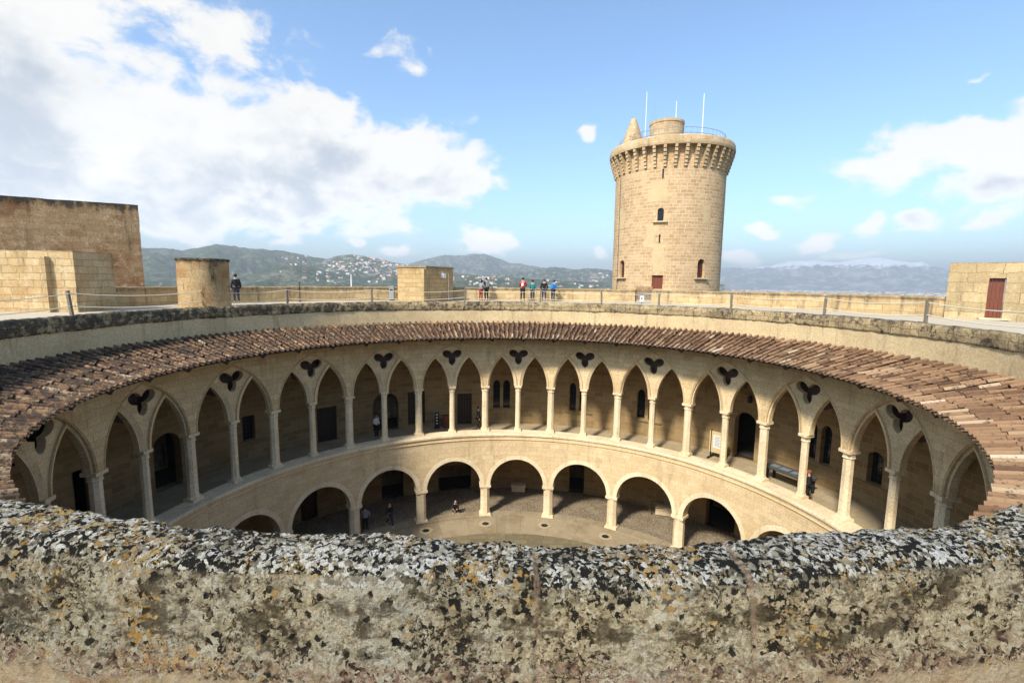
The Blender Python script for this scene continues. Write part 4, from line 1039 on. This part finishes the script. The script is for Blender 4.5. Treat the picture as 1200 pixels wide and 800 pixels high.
    for sx in (-1, 1):
        e_ = MB(); e_.lathe([(0.001, -.011*k), (.011*k, 0), (.001, .011*k)], 8, tuple(hc+Vector((sx*.032*k, .088*k, .012*k)))); e_.build('eye', M['hair_dark'], t)
    if bag:
        c_ = J['chs']; b_ = MB(); b_.box((c_.x, c_.y-.19*k, c_.z-.10*k), (.29*k*bag_size, .15*k, .40*k*bag_size), 0, taper=.86); b_.box((c_.x, c_.y-.275*k, c_.z-.17*k), (.20*k*bag_size, .04*k, .18*k*bag_size)); o = b_.build('backpack', M[bag], None); o.parent = t
        tagbag = MB(); tagbag.tube([c_+Vector((-.09*k, .12*k, -.25*k)), c_+Vector((-.10*k, .14*k, -.02*k)), c_+Vector((-.09*k, -.1*k, .10*k))], .018*k, 5); tagbag.tube([c_+Vector((.09*k, .12*k, -.25*k)), c_+Vector((.10*k, .14*k, -.02*k)), c_+Vector((.09*k, -.1*k, .10*k))], .018*k, 5); tagbag.build('strap', M[bag], o)
    return t
def on_ring(px, R): a = azel(px, 345)[0]; d = Vector((math.sin(a), math.cos(a))); o_ = Vector((0, -D0)); b = o_.dot(d); return o_+d*(-b+math.sqrt(b*b-o_.dot(o_)+R*R))
def up_person(px, R, label, face_off=0.0, **kw):
    p = on_ring(px, R); return person(label, (p.x, p.y, TZ-.012), ang(p.to_3d())+face_off, **kw)
up_person(277, 20.4, 'person in dark clothes with a backpack beside the round turret', .2, h=1.74, top='navy_cloth', legs='dark_denim', bag='black_cloth')
up_person(563.5, 20.4, 'person in a grey jacket and maroon trousers bending close to a companion at the wall', .7, h=1.62, top='grey_cloth', legs='maroon_cloth', pose='lean', longhair=True)
up_person(570, 20.9, 'tall person in black with a grey backpack standing close to the grey jacket', -.5, h=1.76, top='navy_cloth', legs='dark_denim', pose='pocket', hair='hair_brown', bag='grey_cloth')
up_person(612.5, 20.3, 'person in a red jacket with a white bag on the back, at the wall', .1, h=1.82, top='red_cloth', legs='black_cloth', pose='lean', bag='white_cloth', bag_size=.55)
up_person(624, 20.2, 'person in a teal jacket looking over the outer wall', 0, h=1.62, top='teal_cloth', legs='dark_denim', pose='front', hair='hair_dark')
up_person(637.5, 20.3, 'person all in black standing between the teal and the blue jackets', -.1, h=1.70, top='black_cloth', legs='dark_denim', pose='pocket', hair='hair_brown')
up_person(648, 20.8, 'person in a bright blue jacket leaning on the outer wall', .5, h=1.66, top='blue_cloth', legs='dark_denim', pose='lean', bag='blue_cloth')
def at_polar(px, py, R, z): p = at_ring(px, py, R); return (p.x, p.y, z), ang(p)
l, a = at_polar(441, 500, 17.2, ZF); person('person in a white shirt and dark trousers standing in the upper gallery doorway', l, a+PI*.8, h=1.72, top='white_cloth', legs='black_cloth', pose='front', hair='hair_dark')
l, a = at_polar(560.5, 490, 17.0, ZF); person('person in black half hidden by an upper gallery column', l, a+PI/2, h=1.72, top='black_cloth', legs='black_cloth', pose='stand')
l, a = at_polar(948, 560, 15.8, ZF); person('person in a dark uniform with a white collar at the right upper gallery edge', l, a-PI/2-.5, h=1.76, top='black_cloth', legs='black_cloth', pose='pocket', hair='orange_hair')
p = at_floor(534, 601, .05); person('person in black with a pale scarf crouching on the cobbles', (p.x, p.y, .045), PI, h=1.6, top='black_cloth', legs='black_cloth', pose='crouch', hair='pink_cloth', shoes='white_shoe')
p = at_floor(457, 616.5, .05); person('person in dark clothes walking under the lower arcade', (p.x, p.y, .045), PI*.8, h=1.66, top='black_cloth', legs='navy_cloth', pose='walk', hair='orange_hair', shoes='white_shoe', longhair=True)
p = at_floor(428.5, 622, .05); person('person with a grey backpack standing behind the lower pillar at the left', (p.x, p.y, .045), -.4, h=1.70, top='grey_cloth', legs='black_cloth', pose='pocket', hair='hair_brown', bag='grey_cloth')

# ------------------------------------------------------------------ furniture in the galleries
l, a = at_polar(840, 536, 17.3, ZF)
t = thing('information_board', 'tan information panel on a black floor stand in the upper gallery', 'sign', l, -a)
mb = MB(); mb.box((0, 0, 1.05), (1.05, .05, 1.35)); mb.build('panel', M['board'], t)
mb = MB(); mb.box((0, -.028, 1.10), (.56, .005, .80)); mb.build('printed_sheet', M['paper'], t)
mb = MB()
for i in range(11): mb.box((-.02+.03*math.sin(i*2.1), -.033, 1.42-i*.062), (.42-.06*(i % 3), .003, .018))
mb.build('print', M['iron'], t)
mb = MB()
for sx in (-1, 1): mb.box((sx*.42, 0, .9), (.05, .08, 1.8)); mb.box((sx*.42, 0, .05), (.10, .75, .10)); 
mb.build('stand', M['iron'], t)
l, a = at_polar(926, 549, 16.95, ZF)
t = thing('display_table', 'long dark slate display table in the right upper gallery', 'table', l, -a)
mb = MB(); mb.box((0, 0, .82), (2.5, .85, .10)); mb.box((0, 0, .74), (2.4, .75, .06)); mb.build('tabletop', M['slate'], t)
for sx in (-1, 1):
    for sy in (-1, 1): mb = MB(); mb.box((sx*1.1, sy*.3, .355), (.12, .12, .71)); mb.build('leg', M['iron'], t)
mb = MB()
for x, w_ in ((-.8, .4), (-.25, .5), (.35, .35), (.85, .45)): mb.box((x, -.05, .8735), (w_, .42, .006), .05)
mb.build('caption_sheet', M['steel'], t)
l, a = at_polar(512, 500, 17.9, ZF)
t = thing('sign_post', 'slim black totem sign with white marks beside the gallery doors', 'sign', l, -a)
mb = MB(); mb.box((0, 0, .62), (.30, .10, 1.2)); mb.box((0, 0, .02), (.4, .3, .04)); mb.build('totem', M['iron'], t)
mb = MB()
for i in range(4): mb.lathe([(.05, 0), (.05, .01)], 10, (0, -.055, .38+i*.22), sy=.1); 
for i in range(4): mb.box((0, -.052, .38+i*.22), (.11, .004, .10))
mb.build('mark', M['white'], t)
l, a = at_polar(522.5, 500, 17.9, ZF)
t = thing('cabinet', 'low reddish wooden cabinet next to the black totem sign', 'cabinet', l, -a)
mb = MB(); mb.box((0, 0, .48), (.42, .4, .86)); mb.box((0, 0, .93), (.48, .46, .05)); mb.build('carcass', M['redwood'], t); mb = MB(); mb.box((0, -.21, .5), (.34, .02, .7)); mb.build('door', M['redwood'], t)
for px, py, lab in ((880, 467, 'dark loudspeaker box mounted high above the arched doorway at the right'), (1132, 545, 'dark bracket lantern on the back wall at the far right of the upper gallery')):
    p = at_ring(px, py, RU-.12); a = ang(p); t = thing('wall_lamp', lab, 'lamp', p, -a)
    mb = MB(); mb.lathe([(.05, -.25), (.14, -.2), (.16, .1), (.06, .2)], 8, (0, -.12, 0), smooth=False); mb.build('lamp_body', M['iron'], t)
    mb = MB(); mb.tube([(0, .1, .15), (0, -.02, .22), (0, -.12, .18)], .02, 6); mb.build('bracket', M['iron'], t)
p = at_floor(607.5, 573, .02); a = ang(p)
t = thing('stone_bench', 'pale stone block seat against the back wall of the lower arcade', 'bench', cyl(a, 18.85, .0), -a)
mb = MB(); mb.box((0, 0, .50), (1.15, .6, .12)); mb.build('seat', M['pale'], t); mb = MB(); mb.box((0, .02, .22), (1.05, .5, .44)); mb.build('plinth', M['pale'], t)
# gate and low wall at the right of the lower arcade
p = at_floor(779, 604, .02); a = ang(p)
t = thing('stair_gate', 'iron gate with a handrail on a stone plinth under the right lower arcade', 'gate', (p.x, p.y, .02), -a+.35)
mb = MB(); mb.box((.35, .3, .28), (2.0, .5, .56)); mb.build('plinth', M['pale'], t)
mb = MB()
for i in range(9): mb.box((-.1+i*.17, .3, 1.5), (.03, .03, 1.9))
for z in (.62, 1.5, 2.45): mb.box((.55, .3, z), (1.5, .04, .05))
mb.build('gate_bars', M['steel'], t)
mb = MB(); mb.tube([(-.9, -.1, 0), (-.9, -.1, 1.05), (-.1, .05, .95)], .03, 6); mb.tube([(-.9, -.1, .55), (-.1, .05, .5)], .02, 5); mb.build('handrail', M['iron'], t)
dl0 = None
for px, py, lab in ((499, 621, 'leftmost round drain grate in the courtyard paving'), (569, 613, 'round drain grate before the pillar left of the courtyard centre'), (638, 616, 'round drain grate before the pillar right of the courtyard centre'), (709, 629, 'rightmost round drain grate in the courtyard paving')):
    a = ang(at_floor(px, py, .02)); t = thing('drain', lab, 'drain', cyl(a, 13.6, .014), -a, 'drain grates in the courtyard')
    mb = MB(); mb.lathe([(.45, .0), (.44, .014), (.24, .016), (.23, .004)], 28, capb=False, capt=False); mb.build('stone_ring', M['gfloor'], t)
    mb = MB(); mb.lathe([(.235, .0), (.235, .006)], 24, capb=False); 
    for i in range(-3, 4): mb.box((i*.06, 0, .011), (.025, .4*math.sqrt(max(.05, 1-(i*.06/.23)**2)), .01))
    mb.build('grate', M['iron'], t)

# ------------------------------------------------------------------ land, hills, town, haze
def land_mat(name, a, b, c, sc, rock=None, snow=None):
    mt, g, bs = new_mat(name, .95, .05); po = g.node('ShaderNodeNewGeometry').outputs['Position']
    n1 = g.noise(po, sc, 6, .65); n2 = g.noise(po, sc*7, 6, .7); n3 = g.noise(po, sc*40, 3, .7)
    col = g.mix(g.ss(n1, .38, .62), a, b); col = g.mix(g.ss(n2, .52, .68), col, c); col = g.mix(g.m('MULTIPLY', g.ss(n3, .5, .7), .5), col, (.02, .03, .014))
    if rock: col = g.mix(g.m('MULTIPLY', g.ss(g.m('ADD', n2, g.m('MULTIPLY', n1, .4)), .70, .80), .8), col, rock)
    if snow:
        z = g.node('ShaderNodeSeparateXYZ', {0: po}).outputs[2]; e = g.m('ADD', z, g.m('MULTIPLY', g.m('SUBTRACT', g.m('ADD', n1, n2), 1.0), snow[1]))
        nz = g.node('ShaderNodeSeparateXYZ', {0: g.node('ShaderNodeNewGeometry').outputs['Normal']}).outputs[2]
        col = g.mix(g.ss(e, snow[0], snow[0]+70), col, (.80, .82, .85))
    g.set(bs.inputs['Base Color'], col); return mt
M['forest'] = land_mat('pine_forest', (.022, .042, .015), (.045, .066, .025), (.095, .095, .045), .006, (.16, .14, .10))
M['scrub'] = land_mat('hill_scrub', (.040, .058, .028), (.065, .075, .038), (.12, .11, .065), .003, (.24, .22, .18))
M['mount'] = land_mat('mountain_rock', (.13, .15, .12), (.19, .19, .16), (.27, .25, .22), .0009, (.36, .34, .32), (440, 420))  # rock tones lightened to add to the distance haze
M['plain'] = land_mat('plain_fields', (.055, .075, .03), (.09, .09, .045), (.13, .11, .07), .002)
ZP = -95.0
mb = MB(); rs = [0, 15, 26, 40, 70, 120, 200, 320, 500, 800, 1300, 2200, 3600, 6000, 9500, 13500, 17000]; n = 96; rows = []; U = []
def ground_z(x, y, r):
    t_ = min(1, max(0, (r-26)/600)); t_ = t_**.6; return -8+(ZP+8)*t_
for r in rs:
    row = []; ur = []
    for i in range(n+1):
        a = 2*PI*i/n; x, y = r*math.sin(a), r*math.cos(a); row.append((x, y, ground_z(x, y, r))); ur.append((x, y))
    rows.append(row); U.append(ur)
mb.grid(rows, U, flip=True); tag(mb.build('ground', M['plain']), kind='structure')
hill_fn = {}
def hill(name, sky, d, depth, mat, seed, amp, na=260, nr=44, sc=.0025, back=1.3, base=ZP):
    """a range whose crest follows the list of (px, py) seen from the terrace, at its real distance"""
    ae = sorted(azel(*q) for q in sky); az = np.array([q[0] for q in ae]); el = np.array([q[1] for q in ae])
    A = np.linspace(az[0], az[-1], na); crest = H+d*np.tan(np.interp(A, az, el))
    T = np.concatenate([np.linspace(0, 1, nr), 1+np.linspace(0, 1, nr//3)[1:]*back])
    rad = d-depth+depth*T
    AA, TT = np.meshgrid(A, T, indexing='ij'); RR = np.meshgrid(A, rad, indexing='ij')[1]; CC = np.repeat(crest[:, None], len(T), 1)
    X, Y = RR*np.sin(AA), RR*np.cos(AA)-D0
    u = np.clip(TT, 0, 1); prof = (u**1.25)*(1-.0*u)
    prof = np.where(TT > 1, np.clip(1-(TT-1)/back, 0, 1)**1.2, prof)
    P3 = np.stack([X.ravel()*sc, Y.ravel()*sc, np.zeros(X.size)], 1)
    rid = 1-2*np.abs(fbm(P3, seed, 5, .55)); rid = rid.reshape(X.shape); fine = fbm(P3*9, seed+5, 3, .6).reshape(X.shape)
    w = np.clip(4*u*(1-u), 0, 1)
    Z = base+(CC-base)*prof+amp*(rid-.5)*w*1.0+amp*.10*fine*np.clip(prof*3, 0, 1)
    lim = H+RR*((CC-H)/d)                       # nothing in front pokes above the crest line
    Z = np.where(TT < 1, np.minimum(Z, lim-.02*amp*(1-u)), Z)
    rows = np.stack([X, Y, Z], -1); mb = MB()
    mb.grid(rows.tolist(), np.stack([X, Y], -1).tolist(), flip=True)
    hill_fn[name] = (A, rad, rows)
    return tag(mb.build('hills', mat), kind='structure')
hill('main', [(-120, 300), (60, 292), (165, 290), (195, 291), (215, 293), (232, 291), (255, 286), (262, 287), (290, 291), (325, 293), (345, 297), (380, 303), (410, 309), (440, 316), (470, 324), (520, 333)], 4600, 1900, M['forest'], 3, 120)
hill('front', [(-120, 322), (165, 325), (220, 326), (270, 324), (300, 321), (322, 313), (345, 308), (365, 312), (395, 321), (430, 324), (470, 321), (530, 322), (600, 326), (660, 329), (720, 332), (760, 335)], 3000, 1100, M['forest'], 8, 60, sc=.004)
hill('villas', [(330, 330), (350, 312), (375, 305), (395, 300), (412, 298), (427, 300), (445, 304), (470, 309), (500, 313), (540, 320), (580, 326), (640, 334)], 4000, 1200, M['scrub'], 12, 80)
hill('ridge', [(440, 318), (470, 311), (490, 306), (505, 302), (520, 299), (540, 300), (555, 297), (570, 298), (585, 303), (597, 308), (610, 309), (630, 313), (650, 318), (690, 326)], 8200, 2600, M['scrub'], 17, 220, sc=.0016)
hill('green', [(520, 335), (560, 324), (590, 318), (620, 315), (645, 313), (660, 314), (672, 316), (690, 314), (705, 315), (716, 317), (750, 320), (790, 326), (850, 334)], 5600, 1900, M['scrub'], 23, 130)
hill('snowy', [(760, 330), (800, 318), (843, 313), (880, 314), (905, 311), (925, 306), (940, 305), (960, 305), (975, 308), (985, 307), (1000, 304), (1015, 302), (1030, 301.5), (1045, 304), (1058, 306), (1070, 308), (1080, 307), (1095, 312), (1112, 317), (1160, 318), (1210, 316), (1330, 322)], 15400, 4600, M['mount'], 31, 330, na=420, sc=.0009, back=.5)
def houses(name, boxes, label):
    mb = MB()
    for x, y, z, w, d_, h, rz in boxes: mb.box((x, y, z+h/2-2), (w, d_, h+4), rz, m=int(RNG.integers(0, 3)))
    o = mb.build(name, [M['house1'], M['house2'], M['house3']]); return tag(o, label, 'houses', kind='stuff')
M['house1'] = plain('white_render', (.62, .59, .54), .8, .06, .02); M['house2'] = plain('cream_render', (.66, .58, .46), .8, .08, .02); M['house3'] = plain('terracotta_roofing', (.42, .24, .16), .8, .1, .02)
def scatter(hname, pxs, n, t0, t1, spread, size):
    A, rad, rows = hill_fn[hname]; out = []
    cl = [(azel(x, 330)[0], RNG.uniform(t0, t1)) for x in pxs]
    for _ in range(n):
        ca, ct_ = cl[RNG.integers(len(cl))]; a = ca+RNG.normal(0, spread); t_ = np.clip(ct_+RNG.normal(0, .10), .1, .97)
        i = int(np.clip(np.searchsorted(A, a), 1, len(A)-2)); k = int(t_*(43)); p = rows[i, k]+(rows[i, min(k+1, 43)]-rows[i, k])*RNG.random()
        s_ = size*RNG.uniform(.6, 1.7); out.append((p[0], p[1], p[2], s_*RNG.uniform(.8, 1.6), s_, RNG.uniform(5, 11), RNG.uniform(0, 3.1)))
    return out
bx = scatter('villas', (395, 402, 415, 425, 432, 445, 455, 462, 470, 480, 530, 545), 250, .45, .92, .012, 15)+scatter('front', (345, 360, 385, 445, 520, 540, 560, 575, 590, 650, 690), 90, .55, .95, .02, 12)+scatter('main', (310, 330, 350, 370), 30, .4, .8, .015, 15)+scatter('green', (660, 680, 700, 712), 50, .25, .6, .02, 16)
houses('hillside_villas', bx, 'white villas scattered over the wooded hillsides')
bx = []
for _ in range(2600):
    x = RNG.uniform(640, 1230) if RNG.random() < .9 else RNG.uniform(380, 640); a = azel(x, 335)[0]; r = 9000*RNG.uniform(.62, 1.0) if x < 860 else RNG.uniform(5200, 10400)
    s_ = RNG.uniform(14, 46); bx.append((r*math.sin(a), r*math.cos(a)-D0, ZP, s_*RNG.uniform(1, 2.2), s_, RNG.uniform(8, 26), RNG.uniform(0, 3.1)))
houses('town_buildings', bx, 'pale spread of low town buildings across the far plain')
mt = bpy.data.materials.new('haze'); mt.use_nodes = True; nt = mt.node_tree; nt.nodes.clear(); g = G(nt)
HZ = 1.2e-4
v = g.node('ShaderNodeVolumePrincipled', {'Color': (.90, .95, 1.0), 'Density': HZ, 'Anisotropy': .2}); ou_ = g.node('ShaderNodeOutputMaterial'); g.l.new(v.outputs[0], ou_.inputs['Volume'])
mb = MB(); mb.box((0, 0, 310), (35000, 35000, 830)); o = mb.build('haze', mt); tag(o, kind='stuff')

# ------------------------------------------------------------------ sky, sun, camera
sc = bpy.context.scene
SUN_AZ = R_(35+180); SUN_EL = R_(44)           # compass angle the light comes from (0 = +y, clockwise)
wd = bpy.data.worlds.new('World'); sc.world = wd; wd.use_nodes = True; nt = wd.node_tree; nt.nodes.clear(); g = G(nt)
sky = g.node('ShaderNodeTexSky', sky_type='NISHITA', sun_disc=False, sun_elevation=SUN_EL, sun_rotation=SUN_AZ, altitude=100, air_density=1.0, dust_density=1.3, ozone_density=1.0)
gen = g.node('ShaderNodeTexCoord').outputs['Generated']
sep = g.node('ShaderNodeSeparateXYZ', {0: g.vm('NORMALIZE', gen)})
az = g.m('ARCTAN2', sep.outputs[0], sep.outputs[1]); el = g.m('ARCSINE', sep.outputs[2])
p0 = g.node('ShaderNodeCombineXYZ', {0: az, 1: el, 2: 0.0}).outputs[0]
# density field as a node group, used twice (once shifted upward, for the grey undersides)
grp = bpy.data.node_groups.new('cloud_density', 'ShaderNodeTree')
grp.interface.new_socket('Vector', in_out='INPUT', socket_type='NodeSocketVector'); grp.interface.new_socket('Density', in_out='OUTPUT', socket_type='NodeSocketFloat')
q = G(grp); gi = q.node('NodeGroupInput').outputs[0]; go = q.node('NodeGroupOutput')
stretch = q.vm('MULTIPLY', gi, (1.0, 1.45, 1.0))
wv = q.vm('SCALE', q.vm('SUBTRACT', q.noise(stretch, 5.0, 3, .5, col=True), (.5, .5, .5)), scale=.10)
wv2 = q.vm('SCALE', q.vm('SUBTRACT', q.noise(stretch, 22.0, 4, .6, col=True), (.5, .5, .5)), scale=.028)
pw = q.vm('ADD', q.vm('ADD', gi, wv), wv2)
blobs = [(-60, 125, 400, 180, 1.1), (150, 195, 300, 80, 1.15), (330, 185, 190, 75, 1.2), (455, 195, 125, 58, 1.2), (535, 207, 55, 30, 1.1), (370, 135, 60, 40, 1.0), (300, 235, 240, 40, .8), (470, 160, 60, 25, .8),
         (230, 45, 120, 75, .50), (60, 20, 140, 60, .75), (280, 90, 60, 30, .6), (360, 85, 45, 30, .35),
         (1080, 185, 120, 34, .95), (1190, 195, 110, 55, 1.0), (1125, 165, 55, 22, 1.0), (1230, 170, 80, 60, .9),
         (566, 280, 38, 16, 1.1), (466, 288, 26, 13, .8), (355, 268, 34, 16, .8), (340, 285, 20, 9, .5), (422, 282, 12, 8, .6), (687, 153, 13, 12, .9), (700, 291, 12, 12, .8), (882, 265, 24, 7, .75), (957, 277, 28, 10, .8), (1025, 267, 26, 16, 1.0), (1075, 262, 30, 10, .85), (915, 243, 25, 8, .35), (862, 298, 25, 10, .6), (1150, 258, 30, 9, .4), (470, 55, 30, 20, .22), (490, 75, 25, 12, .25), (1000, 292, 50, 6, .3), (1145, 97, 12, 4, .3)]
acc = None
for x, y, rx, ry, wt in blobs:
    a0, e0 = azel(x, y); ra = abs(azel(x+rx, y)[0]-azel(x-rx, y)[0])/2; re = abs(azel(x, y-ry)[1]-azel(x, y+ry)[1])/2
    dv = q.vm('MULTIPLY', q.vm('SUBTRACT', pw, (a0, e0, 0)), (1/ra, 1/re, 0)); L = q.vm('LENGTH', dv, out='Value')
    f = q.m('MULTIPLY', q.m('SUBTRACT', 1.25, L), wt)
    acc = f if acc is None else q.m('SMOOTH_MAX', acc, f, .12)
nf = q.noise(stretch, 11, 9, .6, .3)
dens = q.m('ADD', acc, q.m('MULTIPLY', q.m('SUBTRACT', nf, .535), 2.2))
q.l.new(dens, go.inputs[0])
def dens_at(vec): n_ = g.node('ShaderNodeGroup'); n_.node_tree = grp; g.set(n_.inputs[0], vec); return n_.outputs[0]
d1 = dens_at(p0); d2 = dens_at(g.vm('ADD', p0, (-.025, .075, 0)))
alpha = g.ss(d1, .04, .52)
big_n = g.noise(g.vm('ADD', p0, (4.1, 2.2, 0)), 4.2, 5, .55)
under = g.ss(g.m('ADD', g.m('SUBTRACT', d2, g.m('MULTIPLY', d1, .35)), g.m('MULTIPLY', g.m('SUBTRACT', big_n, .43), 2.6)), .0, 1.0)
under = g.m('MULTIPLY', under, g.ss(d1, .30, 1.1))
CB = 3.1
lowb = g.m('ADD', 1.0, g.m('MULTIPLY', g.m('POWER', 2.718, g.m('MULTIPLY', el, -11.0)), 1.6))   # brightens low clouds to offset the haze in front of them
ccol = g.vm('SCALE', g.mix(under, (CB*1.06, CB*1.03, CB*.97), (CB*.56, CB*.61, CB*.68)), scale=lowb)
skyc = g.mix(1.0, sky.outputs[0], (.63, .755, .83), 'MULTIPLY')
fin = g.mix(g.m('MULTIPLY', alpha, .96), skyc, ccol)
bg = g.node('ShaderNodeBackground', {'Color': fin, 'Strength': .145}); wo = g.node('ShaderNodeOutputWorld'); g.l.new(bg.outputs[0], wo.inputs[0])

sd = bpy.data.lights.new('sun', 'SUN'); sd.energy = 2.75; sd.angle = R_(6); sd.color = (1, .94, .84); so = bpy.data.objects.new('sun', sd); C.objects.link(so)
dirs = Vector((math.sin(SUN_AZ)*math.cos(SUN_EL), math.cos(SUN_AZ)*math.cos(SUN_EL), math.sin(SUN_EL)))
so.rotation_euler = dirs.to_track_quat('Z', 'Y').to_euler(); so.location = (0, 0, 60)

cd = bpy.data.cameras.new('camera'); cam = bpy.data.objects.new('camera', cd); C.objects.link(cam); sc.camera = cam
fw = ray(600, 400).normalized(); rt_ = (ray(700, 400)-ray(500, 400)).normalized(); up_ = rt_.cross(fw)
cam.matrix_world = Matrix(((rt_.x, up_.x, -fw.x, 0), (rt_.y, up_.y, -fw.y, -D0), (rt_.z, up_.z, -fw.z, H), (0, 0, 0, 1)))
cd.sensor_width = 36; cd.lens = F_PX/1200*36; cd.clip_start = .05; cd.clip_end = 60000
sc.view_settings.view_transform = 'Standard'; sc.view_settings.look = 'None'; sc.view_settings.exposure = 1.15; sc.view_settings.gamma = 1
sc.render.engine = 'CYCLES'; sc.cycles.use_denoising = True; sc.cycles.max_bounces = 6; sc.cycles.diffuse_bounces = 4; sc.cycles.glossy_bounces = 2; sc.cycles.volume_bounces = 0
sc.cycles.sample_clamp_indirect = 6
